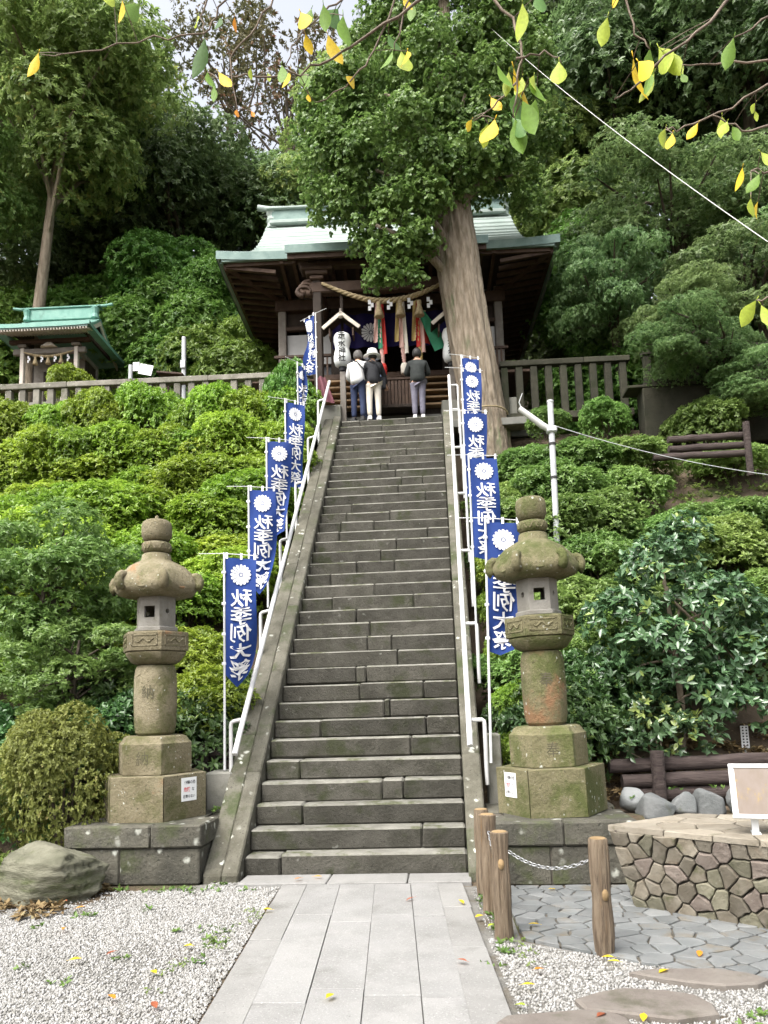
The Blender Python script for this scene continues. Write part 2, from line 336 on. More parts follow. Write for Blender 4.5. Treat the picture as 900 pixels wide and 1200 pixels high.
_glyph = {}
def glyph(ch, bold=.02):
    """outline mesh of one character, unit em, centred: (verts, faces)"""
    if (ch, bold) in _glyph: return _glyph[ch, bold]
    cu = bpy.data.curves.new('g', 'FONT'); cu.body = ch; cu.size = 1; cu.resolution_u = 2; cu.offset = bold
    o = bpy.data.objects.new('g', cu); C.objects.link(o)
    dg = bpy.context.evaluated_depsgraph_get(); me = bpy.data.meshes.new_from_object(o.evaluated_get(dg))
    vs = np.array([v.co[:] for v in me.vertices]) if len(me.vertices) else np.zeros((1, 3)); fs = [tuple(p.vertices) for p in me.polygons]
    mid = (vs.min(0)+vs.max(0))/2; vs = vs-mid
    bpy.data.objects.remove(o); bpy.data.curves.remove(cu); bpy.data.meshes.remove(me)
    _glyph[ch, bold] = (vs, fs); return vs, fs

def crest_polys(R):
    """sixteen petals and a centre, each a 2-D polygon"""
    out = []
    for i in range(16):
        a = 2*math.pi*i/16; pts = []
        for r, w in ((.2, .12), (.55, .155), (.86, .165)):
            pts.append((r*R, w))
        for k in range(5):
            t = -1+k*.5; pts.append(((.86+.14*math.sqrt(max(0, 1-t*t)))*R, .165*-t))
        poly = [(r*math.cos(a+w), r*math.sin(a+w)) for r, w in pts]
        poly += [(r*R*math.cos(a-w), r*R*math.sin(a-w)) for r, w in ((.55, .155), (.2, .12))]
        out.append(poly)
    out.append([(.13*R*math.cos(k*.6283), .13*R*math.sin(k*.6283)) for k in range(10)])
    return out

# ---- foliage
def leaf_mesh(name, P, D, Nn, L, Wd, tone, mat, fold=.25):
    n = len(P)
    D = D/np.linalg.norm(D, axis=1)[:, None]
    sd_ = np.cross(Nn, D); sd_ /= np.maximum(np.linalg.norm(sd_, axis=1), 1e-6)[:, None]
    nn = np.cross(D, sd_)
    L = L[:, None]; Wd = Wd[:, None]
    mid = P+D*L*.48
    V = np.empty((n, 4, 3)); V[:, 0] = P; V[:, 1] = mid-sd_*Wd*.5+nn*Wd*fold; V[:, 2] = P+D*L-nn*L*.08; V[:, 3] = mid+sd_*Wd*.5+nn*Wd*fold
    me = bpy.data.meshes.new(name); me.vertices.add(4*n); me.vertices.foreach_set('co', V.astype(np.float32).ravel())
    b = np.arange(n)[:, None]*4; idx = np.concatenate([b+0, b+1, b+2, b+0, b+2, b+3], 1).ravel()
    me.loops.add(6*n); me.loops.foreach_set('vertex_index', idx.astype(np.int32))
    me.polygons.add(2*n); me.polygons.foreach_set('loop_start', np.arange(0, 6*n, 3, dtype=np.int32))
    a = me.attributes.new('tone', 'FLOAT', 'POINT'); a.data.foreach_set('value', np.repeat(np.clip(tone, 0, 1), 4).astype(np.float32))
    me.update(); me.validate(); me.materials.append(MATS[mat]); return me

def unit(v): return v/np.maximum(np.linalg.norm(v, axis=1), 1e-9)[:, None]
def sprays(P, A, k, L, wr, spread, g, tone, jl=.25, droop=0, stem=.5):
    """k leaves round each shoot (P, axis A)"""
    n = len(P); P = np.repeat(P, k, 0); A = np.repeat(unit(A), k, 0); tn = np.repeat(tone, k)+g.normal(0, .13, n*k)
    t = np.cross(A, unit(g.normal(size=(n*k, 3)))); t = unit(t)
    al = spread*(.7+.6*g.random(n*k)); D = A*np.cos(al)[:, None]+t*np.sin(al)[:, None]; D[:, 2] -= droop; D = unit(D)
    Nn = unit(A-D*np.sum(A*D, 1)[:, None]+g.normal(0, .25, (n*k, 3)))
    LL = L*(1+g.uniform(-jl, jl, n*k)); off = (g.random(n*k)*L*stem)[:, None]
    return P+A*off, D, Nn, LL, LL*wr, tn

def lobed(lobes, n, g, up=.45, inner=.35, low=-.35):
    """n shoots over a set of ellipsoid lobes: points, outward axes"""
    lobes = np.array(lobes, float); ar = lobes[:, 3]*lobes[:, 4]+lobes[:, 3]*lobes[:, 5]; pr = ar/ar.sum()
    i = g.choice(len(lobes), n, p=pr); d = unit(g.normal(size=(n, 3)))
    flip = (d[:, 2] < low) & (g.random(n) < .75); d[flip, 2] *= -1
    r = np.where(g.random(n) < inner, g.uniform(.45, .9, n), g.uniform(.88, 1.06, n))
    c = lobes[i, :3]; R_ = lobes[i, 3:6]
    P = c+d*R_*r[:, None]; A = unit(d/R_); A[:, 2] += up; A = unit(A+g.normal(0, .25, (n, 3)))
    return P, A, i

def crown(name, mat, seed, R_, Hh, nl, n, k, L, wr, lobe=(.32, .5), spread=1.0, droop=.1, flat=.75, shell=.75, up=.45, wob=.1, inner=.35):
    g = np.random.default_rng(seed); lobes = []
    for j in range(nl):
        d = unit(g.normal(size=(1, 3)))[0]; q = g.uniform(shell*.6, shell) if j > 2 else .2
        s_ = g.uniform(*lobe)*R_
        lobes.append((d[0]*R_*q, d[1]*R_*q, d[2]*Hh*q, s_*g.uniform(.85, 1.2), s_*g.uniform(.85, 1.2), s_*flat*g.uniform(.8, 1.15)))
    P, A, i = lobed(lobes, n, g, up, inner)
    tone = np.clip(g.normal(.45, .17, n)+g.normal(0, wob, len(lobes))[i], 0, .93)
    return leaf_mesh(name, *sprays(P, A, k, L, wr, spread, g, tone, droop=droop), mat), lobes

# ------------------------------------------------------------------ the setting
YB, ST_R, ST_T, X0, X1, NST = 7.7336, .2145, .2327, -2.081, .119, 36
XC = (X0+X1)/2; TOPZ = NST*ST_R; TOPY = YB+(NST-1)*ST_T
def hgt(x, y):
    left = .92*(y-8.75); right = .86*(y-8.75)+.35*min(1, max(0, (y-8.72)/.15))
    w = min(1, max(0, (x+1)/.6)); s = left*(1-w)+right*w
    z = min(max(s, 0), 7.62)
    a = max(0, 1-max(0, abs(x-XC)-1.42)/.25)
    if y < 16.2: z -= .75*a*min(1, max(0, (y-7.6)/.8))
    if y > 23: z += .8*(min(y, 44)-23)*min(1, (y-23)/3)
    if x > 3 and y > 10: z += 0
    return z-.004
def build_ground():
    xs = [-300, -120, -60, -40, -30]+[-24+.5*i for i in range(28)]+[-10+.25*i for i in range(76)]+[9+.5*i for i in range(20)]+[20, 30, 40, 60, 120, 300]
    ys = [-300, -100, -40, -15, -5, 0, 3]+[4+.25*i for i in range(84)]+[25+.75*i for i in range(28)]+[48, 55, 70, 120, 300]
    g = np.random.default_rng(3); vs = []
    for y in ys:
        for x in xs:
            z = hgt(x, y)
            if z > .05 and y < 16: z += g.uniform(-.05, .05)
            elif y > 24: z += g.uniform(-.4, .4)
            vs.append((x, y, z))
    n = len(xs); fs = [(j*n+i, j*n+i+1, (j+1)*n+i+1, (j+1)*n+i) for j in range(len(ys)-1) for i in range(n-1)]
    m = MB(); m.v = [Vector(v) for v in vs]; m.f = fs
    struct(m.build('ground', 'soil', smooth='all'))
build_ground()

def in_poly(x, y, poly):
    c = False; n = len(poly)
    for i in range(n):
        x1, y1 = poly[i]; x2, y2 = poly[i-1]
        if (y1 > y) != (y2 > y) and x < (x2-x1)*(y-y1)/(y2-y1)+x1: c = not c
    return c
def clip_half(poly, px, py, nx, ny):
    out = []; n = len(poly)
    for i in range(n):
        a = poly[i-1]; b = poly[i]; da = (a[0]-px)*nx+(a[1]-py)*ny; db = (b[0]-px)*nx+(b[1]-py)*ny
        if (da > 0) != (db > 0):
            t = da/(da-db); out.append((a[0]+(b[0]-a[0])*t, a[1]+(b[1]-a[1])*t))
        if db <= 0: out.append(b)
    return out
def voronoi(pts, poly, gap):
    cells = []
    for i, p in enumerate(pts):
        c = list(poly)
        for j, q in enumerate(pts):
            if i == j: continue
            dx, dy = q[0]-p[0], q[1]-p[1]; l = math.hypot(dx, dy)
            if l > 4*max(.3, gap*40): continue
            mx, my = (p[0]+q[0])/2-dx/l*gap/2, (p[1]+q[1])/2-dy/l*gap/2
            c = clip_half(c, mx, my, dx/l, dy/l)
            if len(c) < 3: break
        if len(c) >= 3: cells.append(c)
    return cells
def scatter(poly, d, seed, tries=6000, lo=.75, hi=1.25):
    r = random.Random(seed); x0 = min(p[0] for p in poly); x1 = max(p[0] for p in poly); y0 = min(p[1] for p in poly); y1 = max(p[1] for p in poly)
    pts = []
    for _ in range(tries):
        x, y = r.uniform(x0, x1), r.uniform(y0, y1); dd = d*r.choice((lo, .75, 1, hi))*r.uniform(.9, 1.1)
        if in_poly(x, y, poly) and all((x-a)**2+(y-b)**2 > dd*dd for a, b in pts): pts.append((x, y))
    return pts

def roughen(poly, amp, seed, sub=3):
    r = random.Random(seed); out = []; n = len(poly)
    for i in range(n):
        a, b = poly[i], poly[(i+1) % n]; l = math.hypot(b[0]-a[0], b[1]-a[1])
        if l < 1e-4: continue
        k = max(1, min(sub, int(l/(amp*5))))
        for j in range(k):
            t = j/k; e = amp if j else amp*.6; out.append((a[0]+(b[0]-a[0])*t+r.uniform(-e, e), a[1]+(b[1]-a[1])*t+r.uniform(-e, e)))
    return out
# path of long slabs up to the stairs
def build_path():
    root = struct(link('path', None))
    def pt(u, y): return (-.79+u-.072*(y-7.45), y)        # the path runs a little askew to the stairs
    cols = [(-.83, -.60, 'slab_grey'), (-.594, -.29, 'slab'), (-.284, .03, 'slab'), (.036, .36, 'slab'), (.366, .60, 'slab'), (.606, .83, 'slab_grey')]
    r = random.Random(4)
    for u0, u1, mt in cols:
        y = 7.30-r.random()*.0; ln = r.uniform(.5, 1.3)
        while y > 1.0:
            y2 = y-ln
            w0 = r.uniform(-.004, .004)
            poly = [pt(u0, y2+.002), pt(u1+w0+.003, y2+.002), pt(u1+w0+.003, y-.002), pt(u0, y-.002)]
            cx, cy = sum(p[0] for p in poly)/4, sum(p[1] for p in poly)/4
            MB().prism([(p[0]-cx, p[1]-cy) for p in poly], -.03, .034+r.uniform(-.003, .003), bev=.006).build('paving_slab', mt, root, loc=(cx, cy, 0))
            y = y2; ln = r.uniform(1.0, 1.9)
    m = MB(); m.add([(*pt(-.835, .9), .018), (*pt(.835, .9), .018), (*pt(.835, 7.30), .018), (*pt(-.835, 7.30), .018)], [(0, 1, 2, 3)]); m.build('joint_sand', 'joint', root, fix=False)
    x = -2.05
    for w in (.85, .75, .60):
        MB().box((0, 0, 0), (w-.01, .36, .06), .008, jit=.002).build('paving_slab', 'slab_grey', root, loc=(x+w/2, 7.52, .008)); x += w
build_path()

# gravel on both sides
def build_gravel():
    g = np.random.default_rng(11)
    def region(n, x0, x1, y0, y1, keep, smin, smax):
        x = g.uniform(x0, x1, n); y = g.uniform(y0, y1, n); k = keep(x, y); x, y = x[k], y[k]; m = len(x)
        s_ = g.uniform(smin, smax, m)
        base = np.array([(1, 0, 0), (0, 1, 0), (-1, 0, 0), (0, -1, 0), (0, 0, .8), (0, 0, -.6)], float)
        V = base[None]*(1+g.uniform(-.35, .35, (m, 6, 1)))*s_[:, None, None]
        a = g.uniform(0, 6.283, m); ca, sa = np.cos(a), np.sin(a); e = g.uniform(.6, 1, m)[:, None]
        X = V[..., 0]*ca[:, None]-V[..., 1]*e*sa[:, None]; Y = V[..., 0]*sa[:, None]+V[..., 1]*e*ca[:, None]
        Z = V[..., 2]+s_[:, None]*.3+g.uniform(-.2, .25, (m, 6))*s_[:, None]
        return np.stack([X+x[:, None], Y+y[:, None], Z], -1)
    patch = lambda x, y: np.sin(x*3.1+y*1.7)+np.sin(x*1.3-y*2.9+1)+np.sin(x*5.7+.5)*.5
    edge = lambda x, y: x < -.79-.86-.072*(y-7.45)
    A = region(78000, -4.6, -1.2, 3.9, 7.6, lambda x, y: edge(x, y) & (g.random(len(x)) < np.clip(1.25-.38*np.maximum(patch(x, y), 0), .3, 1)) & ~((x < -3.2) & (y > 6.75) & (g.random(len(x)) < .8)) & ((y < 7.25) | (x > -2.35)), .007, .0145)
    def rk(x, y):
        lim = 5.62-.55*(x-.4)   # front edge of the crazy paving
        return (x > -.79+.88-.072*(y-7.45)) & (y < lim+.03) & ((g.random(len(x)) < np.clip(1.2-.4*np.maximum(patch(x, y), 0), .3, 1))) | ((x > -.79+.90-.072*(y-7.45)) & (x < .36) & (y < 7.2) & (g.random(len(x)) < .22))
    B = region(50000, .05, 3.0, 3.9, 7.2, rk, .007, .014)
    for poly in ([(-6, 3), (-1.5, 3), (-1.62, 7.5), (-2.4, 7.5), (-3.0, 7.1), (-3.5, 6.5), (-6, 6.2)], [(-.35, 3), (3.2, 3), (3.2, 4.35), (1.8, 4.78), (.44, 5.7), (.40, 7.3), (.0, 7.3)]):
        bed = MB(); bed.add([(*p, .001) for p in poly], [tuple(range(len(poly)))]); struct(bed.build('gravel_bed', 'sand', fix=False))
    V = np.concatenate([A, B]); n = len(V)
    me = bpy.data.meshes.new('gravel'); me.vertices.add(6*n); me.vertices.foreach_set('co', V.astype(np.float32).ravel())
    T = np.array([(0, 1, 4), (1, 2, 4), (2, 3, 4), (3, 0, 4), (1, 0, 5), (2, 1, 5), (3, 2, 5), (0, 3, 5)])
    idx = (np.arange(n)[:, None, None]*6+T[None]).ravel(); me.loops.add(len(idx)); me.loops.foreach_set('vertex_index', idx.astype(np.int32))
    me.polygons.add(8*n); me.polygons.foreach_set('loop_start', np.arange(0, 24*n, 3, dtype=np.int32)); me.update()
    a = me.attributes.new('tone', 'FLOAT', 'POINT'); a.data.foreach_set('value', np.repeat(np.clip(g.beta(1.6, 1.5, n), 0, 1), 6).astype(np.float32))
    me.materials.append(MATS['gravelstone']); o = stuff(link('gravel', me))
    o['label'] = 'pale grey and white loose gravel on both sides of the slab path'
mk_leaf('gravelstone', (.13, .125, .11), (.37, .365, .355), None, 0, .8, .02, .3, 0, 0)
build_gravel()

# ------------------------------------------------------------------ the stone staircase
def build_stairs():
    root = thing('stone_staircase', 'long steep flight of dark mossy stone steps up to the shrine', 'staircase', (XC, YB, 0))
    r = random.Random(21); w = X1-X0
    for n in range(1, NST+1):
        cuts = sorted(r.sample([.18, .25, .36, .44, .5, .56, .63, .72, .82], r.choice((1, 1, 2)) if n > 1 else 1))
        if n == 1: cuts = [.17]
        xs = [0]+[c+r.uniform(-.03, .03) for c in cuts]+[1]
        for a, b in zip(xs, xs[1:]):
            l = (b-a)*w-.005; dy = r.uniform(-.014, .014); dz = r.uniform(-.010, .004)
            m = MB().box((0, 0, 0), (l, .33, ST_R-.004), .018, jit=.005)
            me = m.mesh('step_stone', 'step'); me.materials.append(MATS['step_worn_skylit'])
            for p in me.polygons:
                if p.normal.z > .35 and p.normal.y < .3: p.material_index = 1      # worn lip, and tread painted paler for the sky light on it
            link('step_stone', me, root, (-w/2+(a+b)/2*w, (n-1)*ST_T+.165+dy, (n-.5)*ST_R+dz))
    k = ST_R/ST_T
    def side(xa, xb, lift, mt, ys, name):
        for a, b in zip(ys, ys[1:]):
            za = ST_R+k*(a)+lift; zb = ST_R+k*(b-.008)+lift
            poly = [(a, max(-.05, za-.75)), (b-.008, max(-.05, zb-.75)), (b-.008, zb), (a, za)]
            m = MB(); vs = [(x, p[0], p[1]) for x in (xa, xb) for p in poly]
            m.add(vs, [(0, 1, 2, 3), (7, 6, 5, 4), (0, 4, 5, 1), (1, 5, 6, 2), (2, 6, 7, 3), (3, 7, 4, 0)])
            bm = bmesh.new(); me = m.mesh(name, mt); bm.from_mesh(me)
            bmesh.ops.bevel(bm, geom=list(bm.edges), offset=.015, segments=1, affect='EDGES'); bm.to_mesh(me); bm.free()
            link(name, me, root)
    side(-w/2-.165, -w/2-.004, .075, 'stringer', [-.22, .75, 2.0, 3.05, 4.3, 5.5, 6.6, 7.7, 8.25], 'stringer_slab')
    side(-w/2-.36, -w/2-.17, .045, 'stringer', [-.20, 1.2, 2.6, 3.9, 5.1, 6.3, 7.3, 8.2], 'stringer_slab')
    side(w/2+.004, w/2+.20, .075, 'stringer', [-.22, .9, 2.2, 3.4, 4.5, 5.6, 6.8, 8.25], 'stringer_slab')
build_stairs()

def build_landing():
    root = struct(link('landing', None)); r = random.Random(5)
    y = TOPY+.335
    for d in (.42, .42, .42):
        x = -3.4
        while x < 1.6:
            l = r.uniform(.6, 1.1); MB().box((0, 0, 0), (l-.006, d-.006, .16), .008, jit=.002).build('paving_slab', 'landing', root, loc=(x+l/2, y+d/2, TOPZ-.084+r.uniform(-.003, .003))); x += l
        y += d
build_landing()

# handrails: one sloping tube, short arms to a row of uprights
def handrail(name, label, p0, p1, dx, posts, foot):
    p0, p1 = Vector(p0), Vector(p1); root = thing(name, label, 'handrail', p0); d = p1-p0
    MB().tube([(0, 0, -.015), (0, .012, 0)]+[tuple(d*t) for t in (.02, .3, .6, 1)], .031, 10).build('top_rail', 'rail', root, 60)
    for t in posts:
        q = d*t+Vector((0, 0, -.12 if dx < 0 else -.05)); gz = ST_R+(p0.y+q.y-YB)*.922-p0.z-.15
        MB().tube([q+Vector((0, 0, .03 if dx < 0 else 0)), q+Vector((dx*.85, 0, 0)), q+Vector((dx*.97, 0, -.015)), q+Vector((dx, 0, -.05)), Vector((q.x+dx, q.y, gz))], .023, 8).build('post', 'rail', root, 60)
handrail('handrail', 'white tubular handrail on the left of the stone stairs', (-2.28, 8.12, 1.195), (-2.28, 15.65, 8.54), -.17, (.06, .25, .42, .59, .76, .93), 0)
handrail('handrail', 'white tubular handrail on the right of the stone stairs', (.205, 8.2, 1.22), (.284, 15.7, 8.52), .17, (.04, .2, .36, .52, .68, .84, .96), 0)
o = MB().box((0, 0, .0), (.30, .40, .62), .02, jit=.004).build('concrete_footing', 'concrete', loc=(-2.56, 8.66, .66)); tag(o, 'low concrete footing block under the left handrail post', 'footing')
o = MB().box((0, 0, .0), (.16, .3, 1.1), .015, jit=.004).build('concrete_post', 'concrete', loc=(.47, 8.75, .75)); tag(o, 'slim concrete post behind the foot of the right handrail', 'post')

# ------------------------------------------------------------------ stone lanterns
def hexpoly(R_, rot=0): return [(R_*math.cos(rot+k*math.pi/3), R_*math.sin(rot+k*math.pi/3)) for k in range(6)]
def hexring(prof, sub=1, rnd=0):
    """hexagonal lathe; profile of (circumradius, z)"""
    n = 6*max(1, sub)
    def rf(t, j):
        a = (t % (math.pi/3))-math.pi/6; h = math.cos(math.pi/6)/math.cos(a); return h*(1-rnd)+rnd*.95
    return MB().lathe(prof, n, rf)
def stone_lantern(label, loc, lab2, mt, tilt, zoff, ch1, ch2, sign_x, base_r, wide):
    root = thing('stone_lantern', label, 'stone lantern', loc, 0); root.rotation_euler = (0, rad(tilt), 0); root.scale = (wide, wide, 1)
    # each tier: z above the plinth top
    lo = link('lower_base', None, root)
    nface = 6
    for i in range(6):     # lower hexagon laid of six blocks, mortar between
        a0, a1 = i*math.pi/3+.008, (i+1)*math.pi/3-.008
        R0 = base_r; poly = [(.12*math.cos(a0), .12*math.sin(a0)), (R0*math.cos(a0), R0*math.sin(a0)), (R0*math.cos(a1), R0*math.sin(a1)), (.12*math.cos(a1), .12*math.sin(a1))]
        MB().prism(poly, 0, .445, bev=.008).build('block', mt, lo)
    hexring([(.43, .448), (.435, .455), (.435, .76), (.415, .775), (.40, .79), (.375, .825), (.34, .84)], 3, .12).build('upper_base', mt, root, 30)
    hexring([(.205, .842), (.235, .87), (.252, .95), (.262, 1.2), (.258, 1.45), (.245, 1.54), (.225, 1.58), (.2, 1.59)], 6, .72).build('shaft', 'lantern_stained' if mt == 'lantern_green' else mt, root, 30)
    b = hexring([(.235, 1.592), (.30, 1.62), (.37, 1.70), (.375, 1.72)], 4, .35)
    pl = b.build('lotus_platform', mt, root, 30)
    hexring([(.36, 1.722), (.39, 1.735), (.395, 1.755), (.395, 1.92), (.385, 1.935), (.30, 1.945)], 3, .06).build('platform_rim', mt, pl, 30)
    fr = MB()
    for i in range(6):      # carved frames on the six faces of the rim
        M = Rz(i*math.pi/3+math.pi/6) @ Tr(.395*.866-.001, 0, 1.84) @ Matrix.Rotation(math.pi/2, 4, 'Y')
        for (cx, cy, dx, dy) in ((.055, 0, .012, .30), (-.055, 0, .012, .30), (0, .145, .122, .012), (0, -.145, .122, .012)): fr.box((cx, cy, .003), (dx, dy, .012), 0, M)
        fr.tube([M @ Vector((.02*math.sin(k*1.1), -.11+.022*k, .006)) for k in range(11)], .008, 5)
    stuff(fr.build('rim_carving', mt, pl))
    # fire box: six panels, square light holes front and back, round ones beside
    fb = link('fire_box', None, root); R1 = .235; hw = R1*.5; ap = R1*math.cos(math.pi/6)
    for i in range(6):
        M = Rz(i*math.pi/3+math.pi/6) @ Tr(ap, 0, 2.135) @ Matrix(((0, 0, 1, 0), (1, 0, 0, 0), (0, 1, 0, 0), (0, 0, 0, 1)))
        sq = i in (1, 4); n = 4 if sq else 12; h2 = .185
        hole = [(.062*x, .062*y+.02) for x, y in ((1, 1), (-1, 1), (-1, -1), (1, -1))] if sq else [(.028*math.cos(2*math.pi*(k+.5)/12+0), .028*math.sin(2*math.pi*(k+.5)/12)+.03) for k in range(12)]
        outer = []
        for x, y in hole:
            dx, dy = x, y-.025; s_ = min(hw/max(abs(dx), 1e-6), h2/max(abs(dy), 1e-6)); outer.append((dx*s_, dy*s_))
        if sq: outer = [(hw, h2), (-hw, h2), (-hw, -h2), (hw, -h2)]
        else:
            for cx, cy in ((hw, h2), (-hw, h2), (-hw, -h2), (hw, -h2)):
                j = min(range(n), key=lambda q: (outer[q][0]-cx)**2+(outer[q][1]-cy)**2); outer[j] = (cx, cy)
        vs = [(*p, 0) for p in outer]+[(*p, 0) for p in hole]+[(p[0]*.8, p[1], -.05) for p in outer]+[(*p, -.05) for p in hole]
        fs = []
        for k in range(n):
            l = (k+1) % n; fs += [(k, l, n+l, n+k), (2*n+k, 3*n+k, 3*n+l, 2*n+l), (n+k, n+l, 3*n+l, 3*n+k), (k, 2*n+k, 2*n+l, l)]
        MB().add(vs, fs, M).build('panel', 'firebox', fb)
    hexring([(.25, 1.948), (.262, 1.952), (.262, 1.985), (.24, 1.998), (.12, 2.0)], 2).build('sill', 'firebox', fb)
    # roof cap with scrolled corners
    def rf(t, j):
        q = .5+.5*math.cos(6*t); am = (.0, .02, .05, .10, .13, .13, .10, .05, .03, .0, .0, .0)[j]; return 1-am*(1-q)
    cap = MB().lathe([(.20, 2.322), (.36, 2.33), (.455, 2.36), (.50, 2.42), (.50, 2.46), (.475, 2.51), (.43, 2.575), (.34, 2.655), (.24, 2.705), (.175, 2.735), (.165, 2.80), (.14, 2.815)], 48, rf).build('roof_cap', mt, root, 'all')
    for i in range(6):
        a = i*math.pi/3; d = Vector((math.cos(a), math.sin(a), 0))
        def q(r_, z): return d*r_+Vector((0, 0, z))
        pts = [q(.24, 2.69), q(.34, 2.625), q(.42, 2.545), q(.46, 2.46), q(.50, 2.42)]
        for k in range(9):
            t = -1.2+k*.62; rr = .078-.006*k; pts.append(q(.465+rr*math.cos(t), 2.475+rr*math.sin(t)+.004*k))
        MB().tube(pts, [.012, .022, .034, .048, .055]+[.056-.003*k for k in range(9)], 8).build('scroll', mt, cap, 'all')
        m = MB()         # raised lappet between scrolls
        a2 = a+math.pi/6; d2 = Vector((math.cos(a2), math.sin(a2), 0)); s2 = Vector((-d2.y, d2.x, 0))
        arc = [d2*(.44-.05*abs(t)**2)+s2*(.17*t)+Vector((0, 0, 2.40+.10*t*t)) for t in [-1+k/5 for k in range(11)]]
        m.tube(arc, .016, 6).build('lappet_edge', mt, cap, 'all')
    MB().lathe([(.12, 2.815), (.155, 2.83), (.172, 2.87), (.175, 2.91), (.16, 2.935), (.125, 2.945)], 24).build('finial_ring', mt, root, 'all')
    m = MB()
    for i in range(8):
        a = i*math.pi/4; m.tube([(.168*math.cos(a+t*.3), .168*math.sin(a+t*.3), 2.885+.03*math.cos(t*math.pi)) for t in [-1+k/4 for k in range(9)]], .010, 5)
    stuff(m.build('ring_carving', mt, root))
    jw = MB().lathe([(.11, 2.945), (.155, 2.965), (.178, 3.02), (.178, 3.12), (.165, 3.165), (.13, 3.19), (.05, 3.20)]+([(.022, 3.205), (.024, 3.235), (.01, 3.25)] if zoff else []), 24).build('jewel', mt, root, 'all')
    # carved characters
    for ch, zc, yc, s_ in ((ch1, 1.30, -.262*.93-.003, .15), (ch2, .62, -.435*.866-.004, .15)):
        vs, fs = glyph(ch, 0.0); m = MB()
        M = Tr(0, yc, zc) @ Matrix.Rotation(math.pi/2, 4, 'X')
        m.add([(v[0]*s_, v[1]*s_, 0) for v in vs], fs, M).build('carved_character', 'carving', root, fix=False)
    m = MB()   # wavy carved band near the top of the shaft
    for i in range(6):
        a = i*math.pi/3; b_ = a+math.pi/3
        pa = Vector((.255*math.cos(a), .255*math.sin(a), 0)); pb = Vector((.255*math.cos(b_), .255*math.sin(b_), 0))
        m.tube([pa.lerp(pb, t)*(.97+.05*math.sin(math.pi*t)*.6)+Vector((0, 0, 1.47+.03*math.sin(t*2*math.pi))) for t in [k/8 for k in range(9)]], .006, 5)
    stuff(m.build('shaft_carving', mt, root))
    # notice plate on the lower base
    sg = link('notice_plate', None, root); a = rad(sign_x); nrm = Vector((math.cos(a), math.sin(a), 0)); ap = base_r*.866+.004
    tx = Vector((-nrm.y, nrm.x, 0)); off = .05 if sign_x > -90 else -.03
    M = Matrix((tx, Vector((0, 0, 1)), nrm)).transposed().to_4x4(); M.translation = nrm*ap+tx*off+Vector((0, 0, .29)); 
    MB().box((0, 0, 0), (.215, .235, .006), 0, M).build('plate', 'whitepaint', sg)
    def line(txt, y, s_, mat, xc):
        m = MB()
        for i, ch in enumerate(txt):
            vs, fs = glyph(ch, .015); m.add([(v[0]*s_+xc+(i-(len(txt)-1)/2)*s_*.98, v[1]*s_+y, .0045) for v in vs], fs, M)
        m.build('lettering', mat, sg, fix=False)
    line('倒壊の恐', .07, .040, 'ink', .01); line('危険', 0, .048, 'redink', -.03); line('な', 0, .040, 'ink', .055); line('近寄らない', -.07, .036, 'ink', 0)
    return root
PL_Z = .565
LL = stone_lantern('tall stone lantern left of the stairs, brown stone, pointed jewel on top', (-3.15, 8.12, PL_Z), '', 'lantern', 0, 1, '納', '納', -30, .60, .925)
RL = stone_lantern('tall stone lantern right of the stairs, mossy green with an orange-stained shaft', (.99, 7.95, PL_Z), '', 'lantern_green', -1.0, 0, '奉', '奉', -150, .60, .89)

def plinth(label, x0, x1, y0, y1, cut, seed):
    root = thing('lantern_plinth', label, 'plinth', ((x0+x1)/2, (y0+y1)/2, 0)); r = random.Random(seed); cx, cy = (x0+x1)/2, (y0+y1)/2
    MB().box((0, 0, .27), (x1-x0-.1, y1-y0-.1, .54)).build('core', 'mortar', root)
    for lv, (z0, z1, ins) in enumerate(((0, .345, .03), (.35, .565, 0))):
        for side in range(4):
            L = (x1-x0 if side % 2 == 0 else y1-y0)-2*ins; n = 2
            cuts = [0, .5+r.uniform(-.1, .1)+(.06 if lv else -.05), 1]
            for a, b in zip(cuts, cuts[1:]):
                d = .26; l = (b-a)*L-.008
                M = Rz(side*math.pi/2) @ Tr(-L/2+(a+b)/2*L, -((y1-y0) if side % 2 == 0 else (x1-x0))/2+ins+d/2, (z0+z1)/2)
                if side % 2 == 1: l -= 2*d/2
                m = MB().box((0, 0, 0), (l, d+r.uniform(-.004, .004), z1-z0-.006), .014, None, .004); me = m.mesh('block', 'plinth'); o = link('block', me, root); o.matrix_local = M
    MB().box((0, 0, .556), (x1-x0-.3, y1-y0-.3, .012)).build('top_slab', 'plinth', root)
plinth('low mossy stone plinth under the left lantern', -3.80, -2.42, 7.44, 8.9, 0, 3)
plinth('low mossy stone plinth under the right lantern', .34, 1.66, 7.27, 8.66, 0, 4)
